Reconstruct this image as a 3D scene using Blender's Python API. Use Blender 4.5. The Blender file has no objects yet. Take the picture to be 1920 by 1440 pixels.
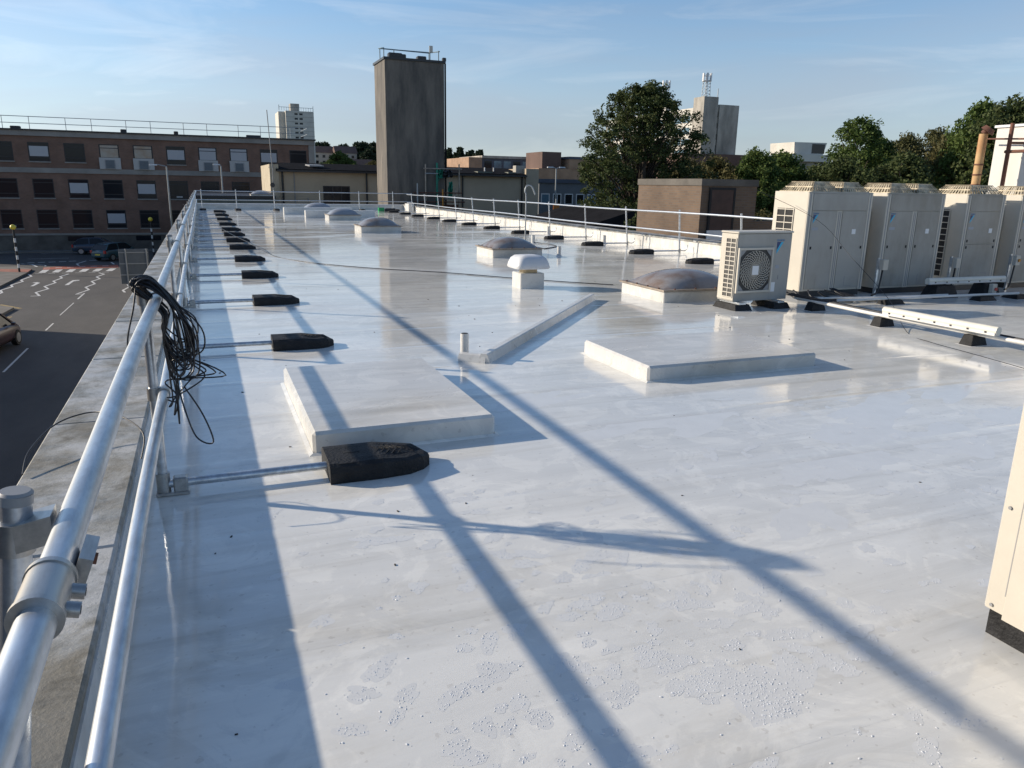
import bpy, math, random
import numpy as np
from mathutils import Vector, Matrix
random.seed(7); RNG = np.random.default_rng(7)
D = bpy.data; SC = bpy.context.scene; COL = SC.collection
R = math.radians

# ------------------------------------------------------------------ camera
# world: origin on the roof under the camera, X across the roof, Y along the left parapet, Z up, metres
F_PX, YAW, PITCH, ROLL, EYE = 1420.0, R(21.95), R(14.67), R(1.0), 1.70
fwd = Vector((math.sin(YAW)*math.cos(PITCH), math.cos(YAW)*math.cos(PITCH), -math.sin(PITCH)))
rgt0 = Vector((math.cos(YAW), -math.sin(YAW), 0)); up0 = rgt0.cross(fwd)
rgt = rgt0*math.cos(ROLL) + up0*math.sin(ROLL); upv = -rgt0*math.sin(ROLL) + up0*math.cos(ROLL)
cd = D.cameras.new('camera'); cam = D.objects.new('camera', cd); COL.objects.link(cam)
cd.sensor_width = 36; cd.sensor_fit = 'HORIZONTAL'; cd.lens = F_PX/1920*36; cd.clip_start = 0.05; cd.clip_end = 6000
cam.matrix_world = Matrix(((rgt.x, upv.x, -fwd.x, 0), (rgt.y, upv.y, -fwd.y, 0), (rgt.z, upv.z, -fwd.z, EYE), (0, 0, 0, 1)))
SC.camera = cam

# ------------------------------------------------------------------ sky, sun, exposure
SUN_EL, SUN_AZ = R(20.3), math.atan2(-0.84, 0.53)          # azimuth from +Y towards +X
sdir = Vector((math.sin(SUN_AZ)*math.cos(SUN_EL), math.cos(SUN_AZ)*math.cos(SUN_EL), math.sin(SUN_EL)))
W = D.worlds.new('World'); SC.world = W; W.use_nodes = True
nt = W.node_tree; nt.nodes.clear()
def N(tree, typ, **kw):
    n = tree.nodes.new(typ)
    for k, v in kw.items(): setattr(n, k, v)
    return n
wo = N(nt, 'ShaderNodeOutputWorld'); bg = N(nt, 'ShaderNodeBackground'); sky = N(nt, 'ShaderNodeTexSky')
sky.sky_type = 'NISHITA'; sky.sun_disc = False; sky.sun_elevation = SUN_EL; sky.sun_rotation = SUN_AZ
sky.altitude = 60; sky.air_density = 1.0; sky.dust_density = 0.2; sky.ozone_density = 3.5
tc = N(nt, 'ShaderNodeTexCoord'); mp = N(nt, 'ShaderNodeMapping'); mp.inputs['Scale'].default_value = (1.1, 1.1, 7.0); mp.inputs['Rotation'].default_value = (0.0, 0.10, 0.4)
cn = N(nt, 'ShaderNodeTexNoise'); cn.inputs['Scale'].default_value = 1.5; cn.inputs['Detail'].default_value = 9; cn.inputs['Roughness'].default_value = 0.52; cn.inputs['Distortion'].default_value = 0.5
cr = N(nt, 'ShaderNodeValToRGB'); cr.color_ramp.elements[0].position = 0.44; cr.color_ramp.elements[1].position = 0.66
sx = N(nt, 'ShaderNodeSeparateXYZ'); lo = N(nt, 'ShaderNodeMapRange'); lo.inputs['From Min'].default_value = 0.22; lo.inputs['From Max'].default_value = 0.0
lo.inputs['To Min'].default_value = 0.0; lo.inputs['To Max'].default_value = 0.95
mul = N(nt, 'ShaderNodeMath', operation='MULTIPLY'); add = N(nt, 'ShaderNodeMath', operation='MULTIPLY_ADD'); add.inputs[1].default_value = 0.38
cmx = N(nt, 'ShaderNodeMix', data_type='RGBA'); cmx.clamp_factor = True
hsv = N(nt, 'ShaderNodeHueSaturation'); hsv.inputs['Saturation'].default_value = 0.42; hsv.inputs['Value'].default_value = 0.76
tint = N(nt, 'ShaderNodeMix', data_type='RGBA', blend_type='MULTIPLY'); tint.inputs['Factor'].default_value = 1.0; tint.inputs['B'].default_value = (0.89, 0.955, 1.06, 1)
L = nt.links.new
L(tc.outputs['Generated'], mp.inputs['Vector']); L(mp.outputs[0], cn.inputs['Vector']); L(cn.outputs['Fac'], cr.inputs['Fac'])
L(tc.outputs['Generated'], sx.inputs[0]); L(sx.outputs['Z'], lo.inputs['Value'])
L(cr.outputs['Color'], add.inputs[0]); L(lo.outputs[0], add.inputs[2])
L(sky.outputs[0], hsv.inputs['Color']); L(hsv.outputs[0], tint.inputs['A']); L(add.outputs[0], cmx.inputs['Factor']); L(sky.outputs[0], cmx.inputs['A']); L(tint.outputs['Result'], cmx.inputs['B'])
mp2 = N(nt, 'ShaderNodeMapping'); mp2.inputs['Scale'].default_value = (1.4, 1.4, 9.0); mp2.inputs['Rotation'].default_value = (0.06, -0.05, 1.1); mp2.inputs['Location'].default_value = (2.3, 0.7, 0.4)
cn2 = N(nt, 'ShaderNodeTexNoise'); cn2.inputs['Scale'].default_value = 2.2; cn2.inputs['Detail'].default_value = 10; cn2.inputs['Roughness'].default_value = 0.58; cn2.inputs['Distortion'].default_value = 0.9
cr2 = N(nt, 'ShaderNodeValToRGB'); cr2.color_ramp.elements[0].position = 0.54; cr2.color_ramp.elements[1].position = 0.80; cr2.color_ramp.elements[1].color = (0.42, 0.42, 0.42, 1)
hs2 = N(nt, 'ShaderNodeHueSaturation'); hs2.inputs['Saturation'].default_value = 0.28; hs2.inputs['Value'].default_value = 1.18
cm2 = N(nt, 'ShaderNodeMix', data_type='RGBA'); L(tc.outputs['Generated'], mp2.inputs['Vector']); L(mp2.outputs[0], cn2.inputs['Vector']); L(cn2.outputs['Fac'], cr2.inputs['Fac']); L(sky.outputs[0], hs2.inputs['Color'])
L(cr2.outputs['Color'], cm2.inputs['Factor']); L(cmx.outputs['Result'], cm2.inputs['A']); L(hs2.outputs[0], cm2.inputs['B'])
L(cm2.outputs['Result'], bg.inputs['Color']); bg.inputs['Strength'].default_value = 0.13
L(bg.outputs[0], wo.inputs['Surface'])
sl = D.lights.new('sun', 'SUN'); sl.energy = 5.0; sl.angle = R(0.75); sl.color = (1.0, 0.88, 0.72)
so = D.objects.new('sun', sl); COL.objects.link(so); so.rotation_mode = 'QUATERNION'; so.rotation_quaternion = sdir.to_track_quat('Z', 'Y'); so.location = sdir*60
SC.view_settings.view_transform = 'Standard'; SC.view_settings.look = 'None'; SC.view_settings.exposure = 0.28; SC.view_settings.gamma = 1.0
SC.view_settings.use_curve_mapping = False
SC.render.engine = 'CYCLES'; SC.render.resolution_x = 1024; SC.render.resolution_y = 768

# survey helpers: a sight line through a photo point met with a plane of the place
def ray(px, py): return rgt*((px-960)/F_PX) - upv*((py-720)/F_PX) + fwd
def on_z(px, py, z=0.0):
    d = ray(px, py); t = (z-EYE)/d.z; return Vector((d.x*t, d.y*t, z))
def on_y(px, py, Y):
    d = ray(px, py); t = Y/d.y; return Vector((d.x*t, Y, EYE+d.z*t))
def on_x(px, py, X):
    d = ray(px, py); t = X/d.x; return Vector((X, d.y*t, EYE+d.z*t))

# ------------------------------------------------------------------ materials
MATS = {}
def mat(name, col, rough=0.6, metal=0.0, var=0.0, vscale=3.0, stretch=(1, 1, 1), bump=0.0, bscale=40.0, col2=None, spec=0.5, rvar=0.0, detail=6, lo_hi=(0.35, 0.65)):
    if name in MATS: return MATS[name]
    m = D.materials.new(name); m.use_nodes = True; t = m.node_tree; p = t.nodes['Principled BSDF']
    p.inputs['Base Color'].default_value = (*col, 1); p.inputs['Roughness'].default_value = rough; p.inputs['Metallic'].default_value = metal
    p.inputs['Specular IOR Level'].default_value = spec
    if var or col2 or rvar:
        c = N(t, 'ShaderNodeTexCoord'); q = N(t, 'ShaderNodeMapping'); q.inputs['Scale'].default_value = stretch
        n = N(t, 'ShaderNodeTexNoise'); n.inputs['Scale'].default_value = vscale; n.inputs['Detail'].default_value = detail; n.inputs['Roughness'].default_value = 0.62
        r = N(t, 'ShaderNodeValToRGB'); r.color_ramp.elements[0].position, r.color_ramp.elements[1].position = lo_hi
        c2 = col2 if col2 else tuple(max(0, x*(1-var)) for x in col); c1 = col if col2 else tuple(min(1, x*(1+var)) for x in col)
        r.color_ramp.elements[0].color = (*c2, 1); r.color_ramp.elements[1].color = (*c1, 1)
        t.links.new(c.outputs['Object'], q.inputs[0]); t.links.new(q.outputs[0], n.inputs['Vector']); t.links.new(n.outputs['Fac'], r.inputs['Fac']); t.links.new(r.outputs[0], p.inputs['Base Color'])
        if rvar:
            k = N(t, 'ShaderNodeMapRange'); k.inputs['From Min'].default_value = 0.3; k.inputs['From Max'].default_value = 0.7
            k.inputs['To Min'].default_value = max(0.02, rough-rvar); k.inputs['To Max'].default_value = min(1, rough+rvar)
            t.links.new(n.outputs['Fac'], k.inputs['Value']); t.links.new(k.outputs[0], p.inputs['Roughness'])
    if bump:
        c = N(t, 'ShaderNodeTexCoord'); n = N(t, 'ShaderNodeTexNoise'); n.inputs['Scale'].default_value = bscale; n.inputs['Detail'].default_value = 5
        b = N(t, 'ShaderNodeBump'); b.inputs['Strength'].default_value = bump; b.inputs['Distance'].default_value = 0.02
        t.links.new(c.outputs['Object'], n.inputs['Vector']); t.links.new(n.outputs['Fac'], b.inputs['Height']); t.links.new(b.outputs[0], p.inputs['Normal'])
    MATS[name] = m; return m

def roof_material(name, wet, base=(0.80, 0.785, 0.735)):
    m = D.materials.new(name); m.use_nodes = True; t = m.node_tree; p = t.nodes['Principled BSDF']; l = t.links.new
    c = N(t, 'ShaderNodeTexCoord')
    def noise(scale, stretch, det=6, ro=0.6, dist=0.0, loc=(0, 0, 0)):
        q = N(t, 'ShaderNodeMapping'); q.inputs['Scale'].default_value = stretch; q.inputs['Location'].default_value = loc
        n = N(t, 'ShaderNodeTexNoise'); n.inputs['Scale'].default_value = scale; n.inputs['Detail'].default_value = det; n.inputs['Roughness'].default_value = ro; n.inputs['Distortion'].default_value = dist
        l(c.outputs['Object'], q.inputs[0]); l(q.outputs[0], n.inputs['Vector']); return n.outputs['Fac']
    def ramp(f, a, b, ca, cb):
        r = N(t, 'ShaderNodeValToRGB'); r.color_ramp.elements[0].position = a; r.color_ramp.elements[1].position = b
        r.color_ramp.elements[0].color = (*ca, 1); r.color_ramp.elements[1].color = (*cb, 1); l(f, r.inputs['Fac']); return r.outputs[0]
    def mix(f, a, b, mode='MULTIPLY'):
        x = N(t, 'ShaderNodeMix', data_type='RGBA', blend_type=mode)
        if isinstance(f, float): x.inputs['Factor'].default_value = f
        else: l(f, x.inputs['Factor'])
        for s, v in (('A', a), ('B', b)):
            if isinstance(v, tuple): x.inputs[s].default_value = (*v, 1)
            else: l(v, x.inputs[s])
        return x.outputs['Result']
    # coat laid by roller in bands, dusty dirt where puddles dried, small specks
    big = ramp(noise(0.35, (1, 1, 1), 5, 0.55), 0.3, 0.7, (0.84, 0.855, 0.875), (1.04, 1.03, 1.01))
    roll = ramp(noise(1.6, (0.35, 2.2, 1), 7, 0.65, 0.4), 0.3, 0.72, (0.88, 0.885, 0.89), (1.06, 1.06, 1.06))
    dirt = ramp(noise(0.55, (0.55, 1.6, 1), 9, 0.7, 0.6, (3, 1, 0)), 0.52, 0.70, (1, 1, 1), (0.80, 0.775, 0.73))
    speck = ramp(noise(26, (1, 1, 1), 2, 0.5), 0.30, 0.335, (0.72, 0.70, 0.68), (1, 1, 1))
    col = mix(1.0, mix(1.0, mix(1.0, base, big), roll), dirt)
    col = mix(0.5, col, speck)
    streak = ramp(noise(1.1, (0.22, 3.6, 1), 8, 0.7, 0.5, (1, 5, 0)), 0.50, 0.68, (1, 1, 1), (0.86, 0.85, 0.83))
    col = mix(1.0, col, streak)
    pale = ramp(noise(2.3, (1, 1, 1), 9, 0.7, 1.2, (9, 2, 0)), 0.50, 0.56, (0.935, 0.94, 0.95), (1.03, 1.03, 1.03))
    col = mix(1.0, col, pale)
    l(col, p.inputs['Base Color'])
    w = noise(0.42, (0.6, 1.5, 1), 7, 0.62, 0.5, (7, 3, 0))
    k = N(t, 'ShaderNodeMapRange'); k.inputs['From Min'].default_value = 0.44; k.inputs['From Max'].default_value = 0.64
    k.inputs['To Min'].default_value = 0.03 if wet else 0.25; k.inputs['To Max'].default_value = 0.20 if wet else 0.42
    l(w, k.inputs['Value']); l(k.outputs[0], p.inputs['Roughness'])
    p.inputs['Specular IOR Level'].default_value = 0.5
    b1 = N(t, 'ShaderNodeBump'); b1.inputs['Strength'].default_value = 0.10; b1.inputs['Distance'].default_value = 0.010
    b2 = N(t, 'ShaderNodeBump'); b2.inputs['Strength'].default_value = 0.10; b2.inputs['Distance'].default_value = 0.003
    l(noise(3.0, (0.5, 1.6, 1), 4), b1.inputs['Height']); l(noise(45, (0.6, 1.3, 1), 4), b2.inputs['Height'])
    l(b1.outputs[0], b2.inputs['Normal']); l(b2.outputs[0], p.inputs['Normal'])
    MATS[name] = m; return m
roof_material('roof_coat', True); roof_material('kerb_coat', False, (0.72, 0.70, 0.655))

def galv(name, col=(0.62, 0.65, 0.68)):
    m = D.materials.new(name); m.use_nodes = True; t = m.node_tree; p = t.nodes['Principled BSDF']; l = t.links.new
    c = N(t, 'ShaderNodeTexCoord')
    n = N(t, 'ShaderNodeTexNoise'); n.inputs['Scale'].default_value = 22; n.inputs['Detail'].default_value = 8; n.inputs['Roughness'].default_value = 0.7
    q = N(t, 'ShaderNodeMapping'); q.inputs['Scale'].default_value = (1, 0.25, 1); l(c.outputs['Object'], q.inputs[0]); l(q.outputs[0], n.inputs['Vector'])
    r = N(t, 'ShaderNodeValToRGB'); r.color_ramp.elements[0].position = 0.36; r.color_ramp.elements[1].position = 0.60
    r.color_ramp.elements[0].color = (*[x*0.70 for x in col], 1); r.color_ramp.elements[1].color = (*col, 1); l(n.outputs['Fac'], r.inputs['Fac']); l(r.outputs[0], p.inputs['Base Color'])
    k = N(t, 'ShaderNodeMapRange'); k.inputs['To Min'].default_value = 0.48; k.inputs['To Max'].default_value = 0.26; l(n.outputs['Fac'], k.inputs['Value']); l(k.outputs[0], p.inputs['Roughness'])
    p.inputs['Metallic'].default_value = 0.85
    b = N(t, 'ShaderNodeBump'); b.inputs['Strength'].default_value = 0.08; b.inputs['Distance'].default_value = 0.002; l(n.outputs['Fac'], b.inputs['Height']); l(b.outputs[0], p.inputs['Normal'])
    MATS[name] = m; return m
galv('galvanised'); galv('cast_fitting', (0.50, 0.49, 0.47))

def coping_material():
    m = D.materials.new('coping'); m.use_nodes = True; t = m.node_tree; p = t.nodes['Principled BSDF']; l = t.links.new
    c = N(t, 'ShaderNodeTexCoord')
    def noise(scale, stretch, det=8, ro=0.65, loc=(0, 0, 0)):
        q = N(t, 'ShaderNodeMapping'); q.inputs['Scale'].default_value = stretch; q.inputs['Location'].default_value = loc
        n = N(t, 'ShaderNodeTexNoise'); n.inputs['Scale'].default_value = scale; n.inputs['Detail'].default_value = det; n.inputs['Roughness'].default_value = ro; n.inputs['Distortion'].default_value = 0.3
        l(c.outputs['Object'], q.inputs[0]); l(q.outputs[0], n.inputs['Vector']); return n.outputs['Fac']
    def ramp(f, els):
        r = N(t, 'ShaderNodeValToRGB')
        while len(r.color_ramp.elements) < len(els): r.color_ramp.elements.new(0.5)
        for e, (a, cc) in zip(r.color_ramp.elements, els): e.position = a; e.color = (*cc, 1)
        l(f, r.inputs['Fac']); return r.outputs[0]
    a = ramp(noise(1.9, (1.3, 1.2, 1)), [(0.40, (0.19, 0.175, 0.14)), (0.50, (0.30, 0.295, 0.27)), (0.58, (0.42, 0.42, 0.41))])
    s = ramp(noise(9, (1, 1, 1), 9, 0.75, (4, 0, 0)), [(0.34, (0.45, 0.44, 0.40)), (0.50, (1, 1, 1))])
    x = N(t, 'ShaderNodeMix', data_type='RGBA', blend_type='MULTIPLY'); x.inputs['Factor'].default_value = 0.7; l(a, x.inputs['A']); l(s, x.inputs['B']); l(x.outputs['Result'], p.inputs['Base Color'])
    k = N(t, 'ShaderNodeMapRange'); k.inputs['From Min'].default_value = 0.35; k.inputs['From Max'].default_value = 0.65; k.inputs['To Min'].default_value = 0.75; k.inputs['To Max'].default_value = 0.32
    l(noise(1.5, (0.8, 2.4, 1)), k.inputs['Value']); l(k.outputs[0], p.inputs['Roughness'])
    b = N(t, 'ShaderNodeBump'); b.inputs['Strength'].default_value = 0.35; b.inputs['Distance'].default_value = 0.01; l(noise(60, (1, 1, 1)), b.inputs['Height']); l(b.outputs[0], p.inputs['Normal'])
    MATS['coping'] = m
coping_material()

def brick_material(name, c1, c2, mortar, sc=1.0):
    m = D.materials.new(name); m.use_nodes = True; t = m.node_tree; p = t.nodes['Principled BSDF']; l = t.links.new
    c = N(t, 'ShaderNodeTexCoord'); sp = N(t, 'ShaderNodeSeparateXYZ'); ad = N(t, 'ShaderNodeMath', operation='ADD'); cb = N(t, 'ShaderNodeCombineXYZ')
    l(c.outputs['Object'], sp.inputs[0]); l(sp.outputs['X'], ad.inputs[0]); l(sp.outputs['Y'], ad.inputs[1]); l(ad.outputs[0], cb.inputs['X']); l(sp.outputs['Z'], cb.inputs['Y'])
    b = N(t, 'ShaderNodeTexBrick'); b.inputs['Color1'].default_value = (*c1, 1); b.inputs['Color2'].default_value = (*c2, 1); b.inputs['Mortar'].default_value = (*mortar, 1)
    b.inputs['Scale'].default_value = 1.0; b.inputs['Brick Width'].default_value = 0.225*sc; b.inputs['Row Height'].default_value = 0.075*sc; b.inputs['Mortar Size'].default_value = 0.011*sc; b.inputs['Bias'].default_value = -0.2
    l(cb.outputs[0], b.inputs['Vector'])
    n = N(t, 'ShaderNodeTexNoise'); n.inputs['Scale'].default_value = 0.7; n.inputs['Detail'].default_value = 8; l(c.outputs['Object'], n.inputs['Vector'])
    r = N(t, 'ShaderNodeValToRGB'); r.color_ramp.elements[0].position = 0.3; r.color_ramp.elements[1].position = 0.7; r.color_ramp.elements[0].color = (0.72, 0.70, 0.68, 1); r.color_ramp.elements[1].color = (1.1, 1.1, 1.1, 1); l(n.outputs['Fac'], r.inputs['Fac'])
    x = N(t, 'ShaderNodeMix', data_type='RGBA', blend_type='MULTIPLY'); x.inputs['Factor'].default_value = 1; l(b.outputs['Color'], x.inputs['A']); l(r.outputs[0], x.inputs['B']); l(x.outputs['Result'], p.inputs['Base Color'])
    p.inputs['Roughness'].default_value = 0.85; MATS[name] = m
brick_material('brown_brick', (0.225, 0.118, 0.080), (0.170, 0.090, 0.065), (0.19, 0.145, 0.115))
brick_material('tan_brick', (0.150, 0.098, 0.062), (0.105, 0.070, 0.048), (0.125, 0.10, 0.08))
brick_material('orange_brick', (0.38, 0.22, 0.13), (0.32, 0.19, 0.12), (0.30, 0.23, 0.17))

def leaf_material(name, a, b, trans=0.25):
    m = D.materials.new(name); m.use_nodes = True; t = m.node_tree; t.nodes.clear(); l = t.links.new
    o = N(t, 'ShaderNodeOutputMaterial'); c = N(t, 'ShaderNodeTexCoord'); n = N(t, 'ShaderNodeTexNoise'); n.inputs['Scale'].default_value = 1.1; n.inputs['Detail'].default_value = 6; n.inputs['Roughness'].default_value = 0.7
    r = N(t, 'ShaderNodeValToRGB'); r.color_ramp.elements[0].position = 0.35; r.color_ramp.elements[1].position = 0.66; r.color_ramp.elements[0].color = (*a, 1); r.color_ramp.elements[1].color = (*b, 1)
    g = N(t, 'ShaderNodeBsdfPrincipled'); g.inputs['Roughness'].default_value = 0.7; g.inputs['Specular IOR Level'].default_value = 0.2; tr = N(t, 'ShaderNodeBsdfTranslucent'); mx = N(t, 'ShaderNodeMixShader'); mx.inputs[0].default_value = trans
    l(c.outputs['Object'], n.inputs['Vector']); l(n.outputs['Fac'], r.inputs['Fac']); l(r.outputs[0], g.inputs['Base Color']); l(r.outputs[0], tr.inputs['Color'])
    l(g.outputs[0], mx.inputs[1]); l(tr.outputs[0], mx.inputs[2]); l(mx.outputs[0], o.inputs['Surface']); MATS[name] = m
leaf_material('leaf_dark', (0.032, 0.055, 0.018), (0.10, 0.115, 0.040))
leaf_material('leaf_mid', (0.045, 0.085, 0.020), (0.12, 0.155, 0.040))
leaf_material('leaf_olive', (0.055, 0.060, 0.022), (0.135, 0.115, 0.045))
leaf_material('leaf_autumn', (0.060, 0.066, 0.024), (0.125, 0.120, 0.048))
leaf_material('leaf_conifer', (0.014, 0.028, 0.016), (0.035, 0.055, 0.028))

mat('rubber', (0.016, 0.016, 0.017), 0.68, spec=0.3, var=0.45, vscale=9, bump=0.5, bscale=70)
mat('black_plastic', (0.012, 0.012, 0.014), 0.38); mat('black_trim', (0.018, 0.019, 0.022), 0.45)
mat('cream_steel', (0.52, 0.48, 0.405), 0.42, var=0.05, vscale=2.5); mat('cream_shaded', (0.36, 0.345, 0.31), 0.45, col2=(0.29, 0.275, 0.24), vscale=2.2, stretch=(1, 1, 0.5), detail=9, lo_hi=(0.30, 0.56))  # unit fronts: the sides' cream paint with stains, darkened for shade
mat('cream_weathered_shaded', (0.335, 0.32, 0.285), 0.5, col2=(0.24, 0.225, 0.19), vscale=1.9, stretch=(1, 1, 0.5), lo_hi=(0.36, 0.62)); mat('groove_grey', (0.26, 0.26, 0.26), 0.5)  # stained cream fronts, their shade also darkened into the colour
mat('guard_mesh', (0.50, 0.43, 0.31), 0.7, var=0.35, vscale=8); mat('dark_void', (0.012, 0.012, 0.013), 0.8); mat('fin_dark', (0.05, 0.048, 0.045), 0.55)
mat('logo_navy', (0.012, 0.035, 0.14), 0.4); mat('logo_cyan', (0.02, 0.40, 0.62), 0.4); mat('logo_text', (0.02, 0.18, 0.42), 0.4)
mat('sticker', (0.75, 0.75, 0.74), 0.5); mat('sticker_grey', (0.32, 0.34, 0.38), 0.5)
mat('dome', (0.24, 0.235, 0.235), 0.20, col2=(0.17, 0.125, 0.095), vscale=1.6, lo_hi=(0.36, 0.52)); mat('dome_far', (0.26, 0.27, 0.29), 0.3, var=0.1)
mat('flange', (0.30, 0.25, 0.20), 0.5, metal=0.3, var=0.3, vscale=6); mat('rusty', (0.36, 0.17, 0.07), 0.8, col2=(0.52, 0.36, 0.18), vscale=3, stretch=(1, 1, 0.4)); mat('dark_rust', (0.13, 0.055, 0.035), 0.8, var=0.3)
mat('door_brown', (0.055, 0.028, 0.022), 0.7, var=0.2); mat('vent_tan', (0.60, 0.48, 0.30), 0.6, var=0.15); mat('vent_grey', (0.60, 0.61, 0.62), 0.45, var=0.08)
mat('light_diffuser', (0.66, 0.63, 0.54), 0.35, var=0.08); mat('conduit_white', (0.62, 0.61, 0.58), 0.5, var=0.12); mat('red_plastic', (0.45, 0.03, 0.03), 0.4); mat('orange_plastic', (0.55, 0.22, 0.02), 0.4)
mat('green_plastic', (0.01, 0.26, 0.08), 0.4); mat('asphalt', (0.080, 0.076, 0.073), 0.85, col2=(0.056, 0.054, 0.053), vscale=0.8, bump=0.4, bscale=30, stretch=(1, 0.35, 1))
mat('pavement', (0.15, 0.14, 0.125), 0.9, var=0.18, vscale=1.2); mat('kerb_stone', (0.22, 0.21, 0.19), 0.85, var=0.2); mat('tactile_red', (0.30, 0.12, 0.085), 0.85, var=0.25, vscale=2)
mat('paint_white', (0.62, 0.62, 0.60), 0.7, col2=(0.34, 0.33, 0.32), vscale=3, lo_hi=(0.28, 0.5)); mat('paint_yellow', (0.42, 0.30, 0.10), 0.75, col2=(0.20, 0.16, 0.09), vscale=3); mat('paint_red', (0.36, 0.10, 0.06), 0.8, var=0.25, vscale=3)
mat('ground', (0.085, 0.10, 0.055), 0.95, col2=(0.07, 0.065, 0.05), vscale=0.03)
mat('concrete_dark', (0.23, 0.20, 0.165), 0.9, col2=(0.085, 0.078, 0.070), vscale=1.3, stretch=(1.4, 1.4, 0.30), detail=12, lo_hi=(0.36, 0.86), bump=0.3, bscale=6)
mat('concrete_light', (0.40, 0.37, 0.32), 0.85, col2=(0.13, 0.12, 0.105), vscale=0.30, stretch=(1, 1, 0.3), detail=11, lo_hi=(0.30, 0.60)); mat('concrete_pale', (0.55, 0.52, 0.46), 0.8, var=0.08, vscale=0.3)
mat('stone_band', (0.27, 0.25, 0.225), 0.85, var=0.15, vscale=0.6); mat('render_grey', (0.105, 0.095, 0.082), 0.9, var=0.3, vscale=0.8)
mat('cream_render', (0.43, 0.355, 0.255), 0.9, var=0.06, vscale=0.6); mat('cream_render_light', (0.48, 0.42, 0.31), 0.9, col2=(0.36, 0.30, 0.21), vscale=0.9)
mat('glass_dark', (0.012, 0.015, 0.02), 0.1, spec=0.25); mat('glass_blue', (0.10, 0.17, 0.22), 0.12, var=0.3, vscale=0.4); mat('frame_dark', (0.02, 0.018, 0.02), 0.5); mat('frame_white', (0.55, 0.55, 0.54), 0.5)
mat('blind_and_reflection', (0.42, 0.42, 0.43), 0.6); mat('reflection_peach', (0.36, 0.26, 0.18), 0.5, col2=(0.42, 0.38, 0.32), vscale=1.3); mat('panel_white', (0.44, 0.43, 0.41), 0.6)  # peach tone is a window reflection put into the colour
mat('blue_grey_clad', (0.105, 0.112, 0.12), 0.7, var=0.12, vscale=0.4); mat('navy_clad', (0.05, 0.06, 0.085), 0.6, var=0.2, vscale=0.3); mat('slate', (0.016, 0.016, 0.018), 1.0, var=0.2, vscale=2, spec=0.02)
mat('olive_wall', (0.16, 0.165, 0.13), 0.85, var=0.1); mat('roof_tile', (0.12, 0.075, 0.06), 0.9, var=0.15, vscale=0.3); mat('house_render', (0.36, 0.34, 0.31), 0.85, var=0.08, vscale=0.2)
mat('bark', (0.07, 0.055, 0.042), 0.9, var=0.3, vscale=4); mat('white_paint', (0.60, 0.575, 0.53), 0.6, var=0.07, vscale=1.2, stretch=(1, 1, 0.4)); mat('white_pole', (0.7, 0.7, 0.68), 0.5)
mat('globe', (0.75, 0.60, 0.06), 0.35); mat('car_blue', (0.035, 0.055, 0.085), 0.25, spec=0.6); mat('car_teal', (0.03, 0.075, 0.095), 0.25, spec=0.6); mat('car_maroon', (0.055, 0.03, 0.033), 0.28, spec=0.6)
mat('tyre', (0.02, 0.02, 0.02), 0.8); mat('rim', (0.45, 0.46, 0.47), 0.35, metal=0.8); mat('tail_light', (0.40, 0.02, 0.02), 0.3); mat('head_light', (0.55, 0.56, 0.57), 0.2); mat('plate_yellow', (0.6, 0.48, 0.05), 0.5)
mat('sign_back', (0.115, 0.135, 0.15), 0.5, var=0.1); mat('sign_orange', (0.55, 0.18, 0.03), 0.5); mat('sign_red', (0.45, 0.03, 0.03), 0.5)
mat('scaffold_green', (0.02, 0.20, 0.13), 0.6, var=0.2); mat('scaffold_pole', (0.38, 0.32, 0.26), 0.5, metal=0.4, var=0.3); mat('steel_blue', (0.10, 0.16, 0.19), 0.5); mat('grey_steel', (0.33, 0.35, 0.36), 0.45, metal=0.4)
mat('water_film', (0.665, 0.665, 0.645), 0.07, var=0.03, vscale=6); mat('water_drop', (0.70, 0.71, 0.72), 0.05, spec=0.7)
mat('debris', (0.03, 0.026, 0.022), 0.9); mat('hill_grass', (0.05, 0.065, 0.03), 0.95, var=0.3, vscale=0.02)

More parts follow.
